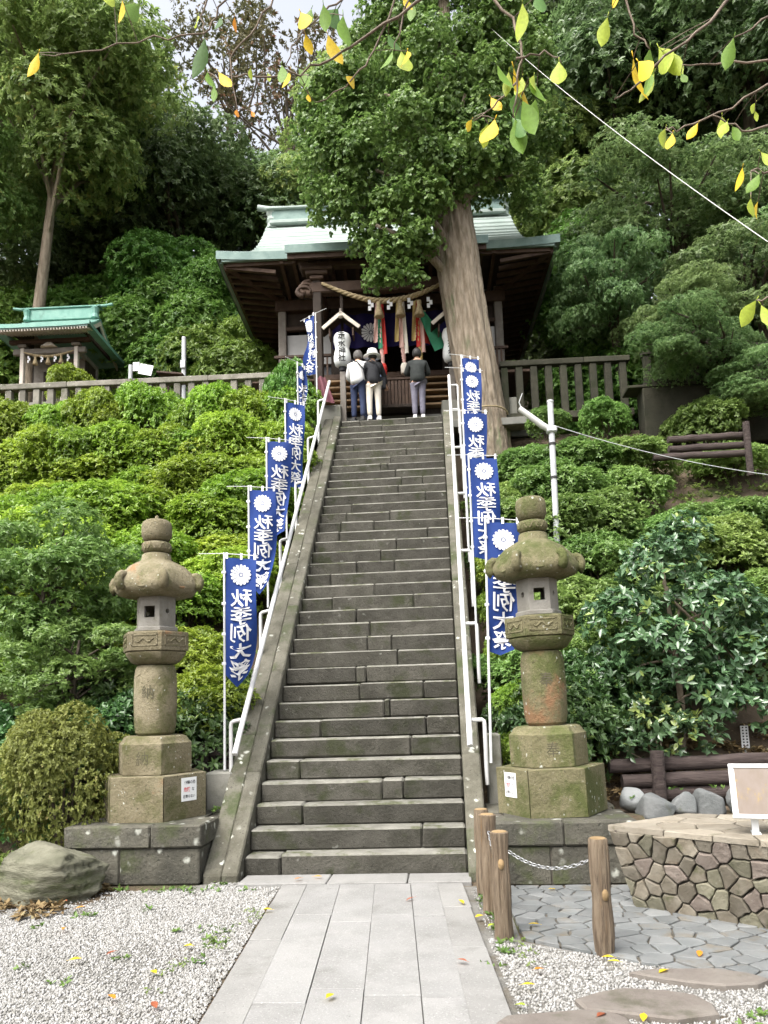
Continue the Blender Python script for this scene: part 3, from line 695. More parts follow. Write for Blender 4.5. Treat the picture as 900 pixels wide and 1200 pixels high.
# ------------------------------------------------------------------ festival flags
def make_flag(loc, ztop, zbot, rz, wd, hh, wave, ph, label, taper=.3, lean=(0, 0), fold=0, tilt=-.09, group='blue festival flags beside the stairs'):
    """loc = foot of the pole; cloth hangs on the +x side of the pole; the printed face looks up the stairs"""
    x, y = loc; root = thing('festival_flag', label, 'flag', (x, y, zbot), rz, group); H_ = ztop-zbot
    root.rotation_euler = (rad(lean[1]), rad(lean[0]), rz)
    MB().tube([(0, 0, 0), (0, 0, H_)], [.016, .012], 8).build('flagpole', 'pole', root, 60)
    rod0, rod1 = (-.30, 0, H_+.0), (wd+.03, 0, H_+tilt*(wd+.03)-.02)
    MB().tube([rod0, (0, 0, H_-.012), rod1], .005, 5).build('cross_rod', 'pole', root)
    def D(u, v, off=0):
        """u across 0..wd, v down 0..hh -> local point"""
        s = v/hh; a = u/wd; hem = .25+.2*math.sin(ph*5)
        xx = u*(1-taper*s*s)+(.05*math.sin(2.6*s+ph)*s)*(.2+a)
        if fold: xx = u*(1-fold*(.4+.6*s))
        yy = wave*math.sin(5.5*s+3.0*a+ph)*(.25+.75*s)*(a*.9+.1)+.006*math.sin(13*a+7*s+ph*3)*(.3+.7*s)+.005*math.sin(9*s-10*a+ph)+(fold*.35)*math.sin(a*9+s*4+ph)*wd*.5
        zz = H_-.06+tilt*u-v*(1-.02*a)+hem*s*s*(abs(2*a-.9)-.25)*wd
        return Vector((xx+.012, yy+off, zz))
    cl = MB().grid(lambda a, b: D(a*wd, b*hh), 24, 60).build('cloth', 'flagblue', root, 'all', fix=False)
    pr = MB()
    def put(pts, fs, uc, vc):
        for off in (.015, -.015):
            pr.add([D(uc-p[0], vc-p[1], off) for p in pts], fs)       # mirrored: the camera sees the back of the cloth
    for poly in crest_polys(wd*.34): put(poly, [tuple(range(len(poly)))], wd*.5, hh*.135)
    s_ = hh*.155
    for i, ch in enumerate('秋季例大祭'):
        vs, fs = glyph(ch, .010); put([(v[0]*s_*1.22, v[1]*s_*.98) for v in vs], fs, wd*.52, hh*(.325+.142*i))
    pr.build('printed_crest_and_lettering', 'flagwhite', cl, fix=False)
    for u in (.05, .5, .95):
        p = D(u*wd, 0); MB().box((p.x, p.y, p.z+.025), (.028, .012, .075)).build('loop', 'flagwhite', root)
    for q in (.12, .38, .64, .9):
        p = D(0, q*hh); MB().box((-.004, p.y*0, p.z), (.05, .03, .035), .006).build('loop', 'flagwhite', root)
    return root
FL = 'blue festival flag with white crest, '
make_flag((-2.53, 8.60), 3.46, .98, rad(0), .37, 1.46, .13, .4, FL+'nearest on the left beside the stone lantern', .32)
make_flag((-2.60, 10.0), 4.66, 2.2, rad(3), .36, 1.40, .11, 1.6, FL+'second from the front left of the stairs', .12)
make_flag((-2.58, 11.0), 5.69, 3.1, rad(8), .36, 1.45, .12, 2.4, FL+'third from the front left of the stairs', .15)
make_flag((-2.62, 12.6), 6.95, 4.4, rad(24), .36, 1.50, .10, .9, FL+'half edge-on, fourth on the left', .1, fold=.2)
make_flag((-2.64, 13.9), 8.22, 5.5, rad(52), .30, 1.45, .10, .2, FL+'hanging almost edge-on, fifth on the left', .2, fold=.75)
make_flag((-2.53, 15.5), 10.05, 7.2, rad(150), .40, 1.35, .16, .7, FL+'crumpled round its pole, top left of stairs', .1, fold=.45)
make_flag((.43, 8.50), 3.71, 1.0, rad(-3), .36, 1.48, .09, 2.0, FL+'nearest on the right behind the stone lantern', .1, (1.3, 0))
make_flag((.42, 10.6), 5.13, 2.6, rad(-2), .38, 1.45, .08, .8, FL+'second from the front right of the stairs', .1)
make_flag((.41, 11.9), 6.29, 3.8, rad(0), .37, 1.45, .05, 3.0, FL+'third from the front right of the stairs', .1)
make_flag((.47, 13.3), 7.62, 5.1, rad(10), .36, 1.45, .07, 1.0, FL+'fourth on the right, in front of the ginkgo trunk', .1, fold=.12)
make_flag((.52, 14.5), 8.42, 6.0, rad(16), .36, 1.45, .07, 2.2, FL+'farthest and highest on the right of the stairs', .1, fold=.12)

# ------------------------------------------------------------------ shrine fences of stone posts
def stone_fence(label, p0, p1, zt, zb, step, mt, zfoot):
    p0, p1 = Vector((*p0, 0)), Vector((*p1, 0)); d = p1-p0; L = d.length; ang = math.atan2(d.y, d.x)
    root = thing('stone_fence', label, 'fence', (*p0[:2], zb), ang); r = random.Random(int(L*100))
    n = int(L/step)
    x = 0
    while x < L:
        l = min(r.uniform(1.5, 2.2), L-x); MB().box((x+l/2, 0, zt-zb-.06), (l-.006, .20, .13), .012, jit=.003).build('top_rail', mt, root); x += l
    MB().box((L/2, 0, .02), (L, .30, .16), .012).build('kerb', mt, root)
    me = MB().box((0, 0, 0), (.155, .13, zt-zb-.235), .012, jit=.003).mesh('post', mt)
    for i in range(n+1):
        o = link('post', me, root, (min(L-.09, .1+i*step), r.uniform(-.008, .008), .10+(zt-zb-.235)/2), r.uniform(-.02, .02))
    return root
stone_fence('long weathered stone fence on the left, above the azaleas', (-14.4, 15.92), (-2.75, 16.42), 9.12, 7.75, .325, 'fence', 7.6)
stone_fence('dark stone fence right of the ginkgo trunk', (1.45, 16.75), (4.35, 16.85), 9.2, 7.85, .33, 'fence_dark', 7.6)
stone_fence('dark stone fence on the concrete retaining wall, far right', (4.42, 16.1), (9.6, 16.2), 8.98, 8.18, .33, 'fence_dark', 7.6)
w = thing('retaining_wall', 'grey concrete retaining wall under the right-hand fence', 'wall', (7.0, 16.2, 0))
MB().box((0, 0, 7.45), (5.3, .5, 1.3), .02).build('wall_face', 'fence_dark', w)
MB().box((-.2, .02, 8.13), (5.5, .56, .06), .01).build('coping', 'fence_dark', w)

# ------------------------------------------------------------------ main shrine hall
HALL = (-1.13, 19.0, 7.7); HROT = rad(2.6)
def roof_parts(root, hw0, hw1, y0, yr, z0, rise, tb, courses, mt, thick, upt, over=0):
    """hip-and-gable roof: concave slopes laid in courses; returns profile functions"""
    def prof(t): return (y0+(yr-y0)*t, z0+rise*(.60*t+.40*t*t))
    def hw(t):
        if t < tb: q = t/tb; return hw0+(hw1-hw0)*(1-(1-q)**1.6)
        return hw1-.04*(t-tb)
    roof = link('roof', None, root)
    def slope(sign):
        rows = []
        for i in range(courses):
            ta, tb_ = i/courses, (i+1)/courses
            rows += [(ta, .045), (tb_, .0)]
        nu = 24; vs = []
        for t, lift in rows:
            y, z = prof(t); y = y if sign > 0 else 2*yr-y
            for k in range(nu+1):
                u = -1+2*k/nu; vs.append((u*hw(t), y, z+lift+upt*abs(u)**5*(1-t)**3))
        n0 = len(vs); base = []
        for t, lift in rows:
            y, z = prof(t); y = y if sign > 0 else 2*yr-y
            for k in range(nu+1):
                u = -1+2*k/nu; base.append((u*hw(t), y, z-thick+upt*abs(u)**5*(1-t)**3))
        W_ = nu+1; m = len(rows); fs = [(j*W_+i, j*W_+i+1, (j+1)*W_+i+1, (j+1)*W_+i) for j in range(m-1) for i in range(nu)]
        fs2 = [tuple(n0+q for q in f[::-1]) for f in fs]
        ed = [(i, n0+i, n0+i+1, i+1) for i in range(nu)]
        ed += [(j*W_, (j+1)*W_, n0+(j+1)*W_, n0+j*W_) for j in range(m-1)]+[(j*W_+nu, n0+j*W_+nu, n0+(j+1)*W_+nu, (j+1)*W_+nu) for j in range(m-1)]
        MB().add(vs+base, fs+fs2+ed).build('roof_slope', mt, roof)
    slope(1); slope(-1)
    for sg in (1, -1):      # thick weathered edge along the eaves
        def eb(a, b):
            u = -1+2*a; y, z = prof(0); y = y-.012 if sg > 0 else 2*yr-y+.012; return (u*(hw0+.012), y, z+.035+upt*abs(u)**5-b*(thick+.06))
        MB().grid(eb, 24, 1).build('eave_edge', 'copper_dark' if mt == 'copper' else mt, roof, fix=False)
        def es(a, b):
            y, z = prof(0); e = abs(2*a-1); return (sg*(hw0+.012), y+2*(yr-y)*a, z+.02+upt*e**5-b*(thick+.05))
        MB().grid(es, 16, 1).build('eave_edge', 'copper_dark' if mt == 'copper' else mt, roof, fix=False)
    for sx in (-1, 1):   # hipped skirt below each gable
        def fn(a, b):
            t = tb*b*.999; y, z = prof(t); yy = y+(2*(yr-y))*a; u = 1-abs(2*a-1); e = (1-u)
            return (sx*hw(t), yy, z+upt*e**5*(1-t)**3)
        def fn2(a, b): p = fn(a, b); return (p[0], p[1], p[2]-thick)
        MB().grid(fn, 16, 5).grid(fn2, 16, 5).build('roof_skirt', mt, roof, 'all', fix=False)
        yb, zb = prof(tb); pts = []
        n = 10
        for i in range(n+1): t = tb+(1-tb)*i/n; y, z = prof(t); pts.append((y, z-.02))
        poly = pts+[(2*yr-p[0], p[1]) for p in pts[::-1][1:]]
        m = MB(); vs = [(sx*(hw1-.22), *p) for p in poly]+[(sx*(hw1-.30), *p) for p in poly]; k = len(poly)
        m.add(vs, [tuple(range(k)), tuple(range(2*k-1, k-1, -1))]).build('gable_wall', 'brownwood', roof, fix=False)
        for sy in (1, -1):  # barge boards along the gable
            bp = [(sx*(hw1-.04), (p[0] if sy > 0 else 2*yr-p[0]), p[1]-.06) for p in pts]
            m = MB(); vs = [(q[0], q[1], q[2]) for q in bp]+[(q[0], q[1], q[2]-.22) for q in bp]+[(q[0]-sx*.06, q[1], q[2]) for q in bp]+[(q[0]-sx*.06, q[1], q[2]-.22) for q in bp]
            k = n+1; fs = []
            for i in range(n): fs += [(i, i+1, k+i+1, k+i), (2*k+i, 3*k+i, 3*k+i+1, 2*k+i+1), (k+i, k+i+1, 3*k+i+1, 3*k+i)]
            m.add(vs, fs).build('barge_board', 'palewood' if mt == 'copper_small' else 'copper_dark', roof, fix=False)
    return roof, prof, hw
def build_hall():
    root = thing('shrine_hall', 'wooden shrine main hall with pale green copper roof at the top of the stairs', 'shrine', HALL, HROT); root.scale = (.955, 1, 1)
    y0, yr, z0, rise = -1.6, 1.6, 4.93, 2.84
    roof, prof, hw = roof_parts(root, 4.38, 3.72, y0, yr, z0, rise, .24, 13, 'copper', .15, .09)
    # porch extension of the front slope
    rows = []
    for i in range(4): rows += [(i/4, .02), ((i+1)/4, 0)]
    vs = []; nu = 8
    for t, l in rows:
        for k in range(nu+1): vs.append((-2.45+4.9*k/nu, -2.45+.86*t, 4.52+.43*t+l+.012))
    n0 = len(vs); vs += [(v[0], v[1], v[2]-.15) for v in vs]; W_ = nu+1; m = len(rows)
    fs = [(j*W_+i, j*W_+i+1, (j+1)*W_+i+1, (j+1)*W_+i) for j in range(m-1) for i in range(nu)]
    fs += [tuple(n0+q for q in f[::-1]) for f in fs]+[(i, n0+i, n0+i+1, i+1) for i in range(nu)]+[(j*W_+e, (j+1)*W_+e, n0+(j+1)*W_+e, n0+j*W_+e) for j in range(m-1) for e in (0, nu)]
    MB().add(vs, fs).build('porch_roof', 'copper', roof)
    MB().box((0, -2.47, 4.47), (4.94, .03, .20)).build('eave_edge', 'copper_dark', roof)
    # fascia boards under the eaves
    MB().box((0, -1.55, 4.84), (8.5, .07, .13)).build('fascia', 'copper_dark', roof)
    MB().box((0, -1.46, 4.74), (8.3, .08, .10)).build('fascia', 'brownwood', roof)
    for sx in (-1, 1):
        MB().box((sx*4.28, 1.6, 4.84), (.08, 6.2, .12)).build('fascia', 'copper_dark', roof)
        MB().box((sx*4.2, 1.6, 4.74), (.08, 6.1, .10)).build('fascia', 'brownwood', roof)
    MB().box((0, -2.38, 4.32), (4.85, .07, .12)).build('fascia', 'brownwood', roof)
    # ridge: boxed, with metal cap and end pieces
    zr = z0+rise
    MB().box((0, yr, zr+.16), (7.0, .34, .46), .02).build('ridge_box', 'copper_dark', roof)
    MB().box((0, yr, zr-.02), (7.1, .52, .12), .02).build('ridge_base', 'copper', roof)
    MB().box((0, yr, zr+.42), (7.3, .50, .07), .02).build('ridge_plate', 'copper', roof)
    MB().tube([(-3.95, yr, zr+.60), (-3.6, yr, zr+.53), (-3, yr, zr+.51), (3, yr, zr+.51), (3.6, yr, zr+.53), (3.95, yr, zr+.60)], .09, 10).build('ridge_cap', 'copper', roof, 60)
    for sx in (-1, 1):
        MB().lathe([(.10, -.30), (.20, -.26), (.16, -.1), (.19, .0), (.15, .12), (.20, .24), (.12, .3)], 10, c=(sx*3.5, yr, zr+.15)).build('ridge_end', 'copper', roof)
    MB().box((0, yr-.19, zr+.24), (4.2, .03, .05)).build('ridge_strip', 'darkwood', roof)
    # eave soffit and rafters
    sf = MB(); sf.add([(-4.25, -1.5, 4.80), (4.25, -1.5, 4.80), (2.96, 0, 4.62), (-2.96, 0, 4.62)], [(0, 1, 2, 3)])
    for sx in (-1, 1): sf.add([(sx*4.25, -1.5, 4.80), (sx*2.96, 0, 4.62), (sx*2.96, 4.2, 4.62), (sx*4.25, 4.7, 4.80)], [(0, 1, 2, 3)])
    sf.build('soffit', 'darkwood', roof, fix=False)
    me = MB().box((0, .72, -.075), (.09, 1.50, .09), M=Matrix.Rotation(-.12, 4, 'X')).mesh('rafter', 'brownwood')
    for i in range(26):
        x = -4.0+i*.32
        if abs(x) < 2.96: link('rafter', me, roof, (x, -1.5, 4.80))
    me2 = MB().box((0, .68, -.075), (.09, 1.36, .09), M=Matrix.Rotation(-.14, 4, 'X')).mesh('rafter', 'brownwood')
    for sx in (-1, 1):
        for i in range(19): link('rafter', me2, roof, (sx*4.22, -1.4+i*.32, 4.80), sx*math.pi/2)
        MB().tube([(sx*2.98, .02, 4.52), (sx*4.2, -1.42, 4.72)], .075, 4).build('rafter', 'brownwood', roof)
    # podium of stone with side blocks and front steps
    pd = link('podium', None, root)
    MB().box((0, 1.6, .32), (8.0, 6.6, .60)).build('podium_base', 'landing', pd)
    for sx in (-1, 1): MB().box((sx*2.15, -2.0, .36), (1.9, .6, .70), .015).build('podium_block', 'concrete', pd)
    for i in range(3): MB().box((0, -2.1+i*.28, .10+.15*i), (2.3, .3, .15), .01).build('podium_step', 'landing', pd)
    # body
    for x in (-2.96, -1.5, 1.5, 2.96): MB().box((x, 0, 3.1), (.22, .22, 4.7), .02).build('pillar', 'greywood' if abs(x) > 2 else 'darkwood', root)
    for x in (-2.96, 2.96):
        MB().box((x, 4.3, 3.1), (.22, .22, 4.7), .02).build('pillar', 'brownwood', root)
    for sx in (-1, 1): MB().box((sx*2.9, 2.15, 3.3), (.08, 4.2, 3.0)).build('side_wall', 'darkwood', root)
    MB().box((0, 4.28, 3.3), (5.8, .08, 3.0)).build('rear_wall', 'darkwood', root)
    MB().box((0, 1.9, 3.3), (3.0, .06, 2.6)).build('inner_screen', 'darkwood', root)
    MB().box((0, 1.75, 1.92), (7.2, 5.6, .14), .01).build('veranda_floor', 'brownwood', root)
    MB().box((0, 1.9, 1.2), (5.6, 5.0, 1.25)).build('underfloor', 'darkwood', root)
    for sx in (-1, 1):
        for i in range(4): MB().box((sx*3.3, -.75+i*1.6, 1.25), (.16, .16, 1.2)).build('floor_post', 'brownwood', root)
    MB().box((0, -.02, 4.35), (6.3, .26, .30), .02).build('lintel', 'brownwood', root)
    MB().box((0, -.03, 3.72), (6.0, .14, .10), .01).build('rail_beam', 'brownwood', root)
    MB().box((0, .06, 4.02), (5.8, .06, .42)).build('transom', 'darkwood', root)
    for sx in (-1, 1):   # window bays: paper panes above, dark glass below, slatted panel at the bottom
        for i in range(2):
            xc = sx*(1.92+.64*i); wd = link('window', None, root)
            MB().box((xc, .02, 3.15), (.58, .03, .86)).build('pane', 'shoji', wd)
            MB().box((xc, .02, 2.55), (.58, .03, .32)).build('pane', 'glassdark', wd)
            for dx in (-.305, .305): MB().box((xc+dx, -.01, 3.0), (.045, .07, 1.30)).build('window_stile', 'darkwood', wd)
            MB().box((xc, -.012, 2.72), (.56, .05, .04)).build('window_rail', 'darkwood', wd)
        sl = link('slatted_panel', None, root)
        for i in range(12): MB().box((sx*(1.66+i*.11), -.86, 2.24), (.045, .045, .62)).build('slat', 'brownwood', sl)
        MB().box((sx*2.3, -.86, 2.58), (1.5, .08, .06)).build('handrail_bar', 'brownwood', sl)
    # porch: pillars, beam, carved brackets
    for sx in (-1, 1):
        MB().box((sx*1.75, -1.95, 2.35), (.22, .22, 3.4), .025).build('porch_pillar', 'darkwood', root)
        bk = link('carved_bracket', None, root)
        for i, (w_, z_) in enumerate(((.34, 3.95), (.55, 4.08), (.8, 4.2))): MB().box((sx*1.75, -1.95, z_), (w_, .34, .10), .02).build('bracket_block', 'brownwood', bk)
        for k in range(3):
            pts = [(sx*(1.95+.06*k)+sx*.17*math.cos(t), -2.0-.03*k, 3.80-.09*k+.12*math.sin(t)) for t in [j*.5 for j in range(-3, 8)]]
            MB().tube(pts, [.07-.004*j for j in range(11)], 7).build('bracket_scroll', 'brownwood', bk, 'all')
        MB().tube([(sx*1.85, -1.95, 3.62), (sx*2.0, -2.0, 3.58), (sx*2.12, -2.02, 3.62), (sx*2.2, -2.04, 3.70)], [.11, .10, .07, .04], 8).build('bracket_scroll', 'brownwood', bk, 'all')
    MB().box((0, -1.95, 3.72), (3.9, .24, .28), .03).build('porch_beam', 'brownwood', root)
    MB().box((0, -1.95, 4.31), (4.4, .2, .12), .02).build('porch_beam', 'brownwood', root)
    for sx in (-1, 1):
        pts = [(sx*1.75, -1.9+.19*k, 3.7+.22*math.sin(k*.31)+.03*k) for k in range(11)]
        MB().tube(pts, .10, 6).build('tie_beam', 'brownwood', root, 'all')
    st = link('wooden_steps', None, root)
    for i in range(5):
        MB().box((0, -1.72+.19*i, .82+.245*i), (3.9, .26, .05), .006).build('tread', 'lightwood', st)
        MB().box((0, -1.62+.19*i, .69+.245*i), (3.8, .03, .19)).build('riser', 'darkwood', st)
    return root
build_hall()
def hp(x, y, z):      # hall coordinates -> world
    c, s = math.cos(HROT), math.sin(HROT); return (HALL[0]+x*c-y*s, HALL[1]+x*s+y*c, HALL[2]+z)

def rope(name, pts, r, mt, parent, strands=3, turns=9):
    pts = [Vector(p) for p in pts]; n = (len(pts)-1)*8
    def P(t):
        f = t*(len(pts)-1); i = min(int(f), len(pts)-2); return pts[i].lerp(pts[i+1], f-i)
    for k in range(strands):
        q = []
        for j in range(n+1):
            t = j/n; a = 2*math.pi*(t*turns+k/strands); d = (P(min(1, t+.01))-P(max(0, t-.01))).normalized(); u = d.cross(Vector((0, 1, 0))).normalized(); v = Vector((0, 1, 0))
            q.append(P(t)+(u*math.cos(a)+v*math.sin(a))*r*.55*(1-.5*abs(2*t-1)**2))
        rr = [r*.62*(1-.5*abs(2*j/n-1)**2) for j in range(n+1)]
        MB().tube(q, rr, 6).build(name, mt, parent, 'all')
def shide(parent, x, y, z, s=.16):
    m = MB(); s *= .72
    for k in range(3): m.box((x+(.045 if k % 2 else -.015), y, z-s*.5-k*s*.72), (.07, .006, s), M=None)
    m.build('paper_streamer', 'flagwhite', parent)
def tassel(parent, x, y, z, L=.34, r=.12):
    MB().lathe([(r*.45, 0), (r*.5, -.05), (r*.4, -.09), (r*.75, -L*.7), (r, -L), (r*.9, -L-.01)], 12, c=(x, y, z)).build('straw_tassel', 'straw', parent, 'all')
def build_hangings():
    # sacred straw rope
    t = thing('sacred_rope', 'twisted straw sacred rope with tassels across the hall front', 'rope', hp(0, -2.12, 3.5), HROT)
    pts = [(-1.55+3.1*i/12, 0, .18-.52*math.sin(math.pi*i/12)+.1) for i in range(13)]
    rope('rope_strand', pts, .062, 'straw', t)
    for x in (-.22, .28, .72): tassel(t, x, -.02, -.27-.02*abs(x), .36, .12)
    for x in (-.42, .02, .5, .95): shide(t, x, -.05, -.22, .15)
    # curtain with crests
    t = thing('shrine_curtain', 'deep blue curtain with white chrysanthemum crests under the hall lintel', 'curtain', hp(0, -.22, 3.35), HROT)
    g = lambda a, b: Vector((-1.5+3.0*a, .035*math.sin(a*40), .62-.92*b+.22*(1-math.sin(math.pi*a))*0))
    cl = MB().grid(g, 60, 4).build('cloth', 'curtain', t, 'all', fix=False)
    for x in (-.50, .82):
        m = MB()
        for poly in crest_polys(.26): m.add([(p[0]+x, -.05, p[1]+.08) for p in poly], [tuple(range(len(poly)))])
        m.build('crest', 'crest', cl, fix=False)
    # bell ropes wound with cloth
    for x, cs, lab in ((-.22, ('pink_cloth', 'green_cloth', 'red_cloth'), 'left bell rope with pink, green and red cloth strips'), (.28, ('yellow_cloth', 'pink_cloth', 'bellcloth_white'), 'middle bell rope wound in yellow and pale cloth'), (.68, ('yellow_cloth', 'red_cloth', 'pink_cloth'), 'right bell rope with yellow and red cloth strips')):
        t = thing('bell_rope', lab, 'bell rope', hp(x, -1.75, 1.75), HROT)
        rope('cord', [(0, 0, 1.7), (.01, 0, 1.0), (.04, 0, .35), (.05, 0, .1)], .055, cs[1 if x > 0 and x < .5 else 0], t, 3, 4)
        MB().lathe([(.07, .12), (.09, .05), (.085, -.12), (.06, -.14)], 10, c=(.05, 0, 0)).build('knob', cs[2], t, 'all')
        for k, c in enumerate(cs):
            xs = (k-1)*.09; sw = (k-1)*.05
            MB().grid(lambda a, b, xs=xs, sw=sw: Vector((xs*.7+sw*b+(.05+.02*b)*(a-.5)*1.4, -.06+.025*math.sin(a*5+b*6+k), 1.65-b*(1.0+.15*k))), 4, 12).build('cloth_strip', c, t, 'all', fix=False)
    # green banner blowing to the right
    t = thing('hanging_banner', 'plain green banner blown aside before the hall doors', 'banner', hp(.62, -1.85, 1.95), HROT)
    MB().grid(lambda a, b: Vector((.06+.14*a+(.50*b)*(.75+.5*a), -.03+.05*math.sin(a*4+b*3), 1.15-1.02*b+.10*a*b)), 8, 12).build('cloth', 'green_cloth', t, 'all', fix=False)
    MB().tube([(.02, 0, 1.17), (.26, 0, 1.16)], .012, 6).build('cord', 'straw', t)
    t = thing('hanging_banner', 'plain red banner hanging beside the right bell rope', 'banner', hp(.62, -1.65, 1.95), HROT)
    MB().grid(lambda a, b: Vector((.0+.20*a+.14*b, .05*math.sin(a*4+b*3), 1.15-.72*b)), 6, 10).build('cloth', 'red_cloth', t, 'all', fix=False)
    MB().tube([(0, 0, 1.16), (.22, 0, 1.16)], .012, 6).build('cord', 'straw', t)
    # paper lanterns on posts with small gabled roofs
    for sx, lab in ((-1, 'white paper lantern with black writing under a small gable, left of the hall doors'), (1, 'white paper lantern half hidden by the ginkgo trunk, right of the hall doors')):
        t = thing('paper_lantern', lab, 'paper lantern', hp(-1.10 if sx < 0 else 1.42, -2.15, .05), HROT)
        MB().box((0, .02, .75), (.13, .13, 1.5), .01).build('post', 'greywood', t)
        MB().box((0, .14, 2.2), (.07, .07, 3.0), .01).build('back_post', 'darkwood', t)
        MB().lathe([(.075, 1.52), (.085, 1.60), (.10, 1.605)], 14).build('lower_cap', 'ink', t)
        MB().lathe([(.10, 1.605), (.17, 1.66), (.20, 1.76), (.20, 1.86), (.185, 1.95), (.165, 2.03), (.163, 2.08), (.18, 2.16), (.205, 2.25), (.20, 2.33), (.17, 2.40), (.10, 2.43)], 24).build('shade', 'paper', t, 'all')
        MB().lathe([(.10, 2.43), (.085, 2.435), (.08, 2.46)], 14).build('upper_cap', 'ink', t)
        m = MB()
        for i, ch in enumerate('走水神社'):
            vs, fs = glyph(ch, .02); s_ = .185
            rr = (.207, .19, .172, .204)[3-i]+.012; zz = (2.30, 2.12, 1.94, 1.76)[i]
            m.add([((rr)*math.sin(v[0]*s_/rr), -(rr)*math.cos(v[0]*s_/rr), zz+v[1]*s_) for v in vs], fs)
        m.build('lettering', 'ink', t, fix=False)
        rf = link('gable_roof', None, t)
        for k in (-1, 1):
            a = rad(40)*k; M = Tr(k*.21, 0, 2.68) @ Matrix.Rotation(a, 4, 'Y')
            MB().box((0, 0, 0), (.62, .42, .035), .008, M).build('roof_board', 'darkwood', rf)
            MB().box((0, -.22, -.02), (.60, .03, .085), .008, M).build('barge_board', 'palewood', rf)
            MB().box((k*.27, -.02, 2.40), (.035, .3, .2), .004).build('side_board', 'brownwood', rf)
        MB().lathe([(.0, -.04), (.06, -.03), (.07, 0), (.045, .03), (.0, .04)], 12, c=(0, -.25, 2.74)).build('pendant', 'palewood', rf, 'all')
        MB().tube([(0, -.18, 2.86), (0, -.18, 2.96)], .03, 6).build('finial', 'greywood', rf)
    # offering box
    t = thing('offering_box', 'slatted wooden offering box before the hall steps', 'offering box', hp(.12, -2.02, .62), HROT)
    for i in range(13): MB().box((-.48+i*.08, -.25, .32), (.066, .04, .62), .006).build('slat', 'brownwood', t)
    MB().box((0, 0, .3), (1.02, .44, .56)).build('body', 'darkwood', t)
    MB().box((0, 0, .65), (1.12, .58, .06), .01).build('lid', 'brownwood', t)
    MB().box((0, -.26, .0), (1.1, .08, .08), .01).build('plinth_rail', 'darkwood', t)
    # cloth over the left balustrade
    t = tag(MB().grid(lambda a, b: Vector((-.18+.36*a*(.6+.4*b)+.06*b, .06*math.sin(a*9), .62-.62*b)), 8, 10).build('folded_cloth', 'maroon_cloth', None, 'all', hp(-1.52, -2.42, .72), fix=False), 'dull maroon cloth hanging by the left lantern post', 'cloth')
build_hangings()

# ------------------------------------------------------------------ small shrine on the far left
def build_small():
    root = thing('small_shrine', 'small wooden side shrine with bright green copper roof, far left', 'shrine', (-10.95, 20.2, 10.05), rad(2.6)); root.scale = (.60, .70, .71)
    roof, prof, hw = roof_parts(root, 2.35, 1.95, -1.25, .75, 3.25, 1.15, .02, 9, 'copper_small', .10, .05)
    zr = 4.40
    MB().box((0, .75, zr+.22), (3.55, .3, .5), .03).build('ridge_box', 'copper_small', roof)
    MB().box((0, .75, zr+.50), (3.9, .42, .06), .02).build('ridge_plate', 'copper_small', roof)
    MB().tube([(-2.5, .75, zr+.62), (-2.1, .75, zr+.57), (2.1, .75, zr+.57), (2.5, .75, zr+.62)], .065, 8).build('ridge_cap', 'copper_small', roof, 60)
    for sx in (-1, 1): MB().lathe([(.10, -.3), (.2, -.24), (.15, -.05), (.17, .1), (.2, .2), (.12, .26)], 10, c=(sx*1.7, .62, zr+.2)).build('ridge_end', 'copper_small', roof)
    MB().box((0, -1.2, 3.12), (4.5, .06, .07)).build('fascia', 'copper_dark', roof)
    me = MB().box((0, .5, -.02), (.055, 1.1, .07), M=Matrix.Rotation(.28, 4, 'X')).mesh('rafter', 'palewood')
    for i in range(33): link('rafter', me, roof, (-2.2+i*.1375, -1.2, 3.06))
    for x in (-1.3, 1.3):
        MB().box((x, -.3, 1.35), (.19, .19, 2.7), .02).build('pillar', 'palewood', root)
        MB().box((x, 1.6, 1.35), (.19, .19, 2.7), .02).build('pillar', 'greywood', root)
        MB().box((x, -.3, 2.78), (.4, .3, .12), .02).build('bracket', 'greywood', root)
        MB().box((x*1.0, .65, 2.6), (.16, 2.0, .2), .02).build('tie_beam', 'greywood', root)
    MB().box((0, -.3, 2.55), (3.5, .18, .24), .03).build('beam', 'greywood', root)
    MB().box((0, -.3, 2.98), (3.9, .2, .16), .02).build('beam', 'brownwood', root)
    MB().lathe([(.0, -.1), (.42, -.1), (.22, .05), (.12, .12), (0, .13)], 14, lambda t, j: .35+.65*abs(math.cos(t)), c=(0, -.35, 2.78)).build('carving', 'palewood', root)
    MB().box((0, .6, 1.3), (2.6, .08, 2.6)).build('front_wall', 'greywood', root)
    d = link('door', None, root)
    for x in (-.32, .32):
        MB().box((x, .54, 1.2), (.58, .05, 1.5), .01).build('door_leaf', 'greywood', d)
        MB().box((x, .50, 1.3), (.40, .03, 1.0)).build('door_panel', 'palewood', d)
    for x in (-.68, .68): MB().box((x, .52, 1.2), (.09, .1, 1.7)).build('door_post', 'darkwood', d)
    for sx in (-1, 1): MB().box((sx*1.3, 1.1, 1.4), (.06, 1.1, 2.4)).build('side_wall', 'darkwood', root)
    MB().box((0, .6, .05), (3.4, 3.0, .3), .02).build('base', 'concrete', root)
    MB().box((0, .6, -2.2), (4.0, 3.6, 4.2), .03).build('podium', 'concrete', root)
    t = thing('sacred_rope', 'straw rope with white paper streamers on the small side shrine', 'rope', (-10.94, 19.93, 11.78), rad(2.6)); t.scale = (.60, .68, .68)
    rope('rope_strand', [(-1.2+2.4*i/8, 0, .08-.22*math.sin(math.pi*i/8)) for i in range(9)], .055, 'straw', t, 3, 8)
    for x in (-.95, -.32, .32, .95): shide(t, x, -.04, -.10, .17)
    for x in (-.62, 0, .62): tassel(t, x, -.03, -.12, .36, .12)
build_small()

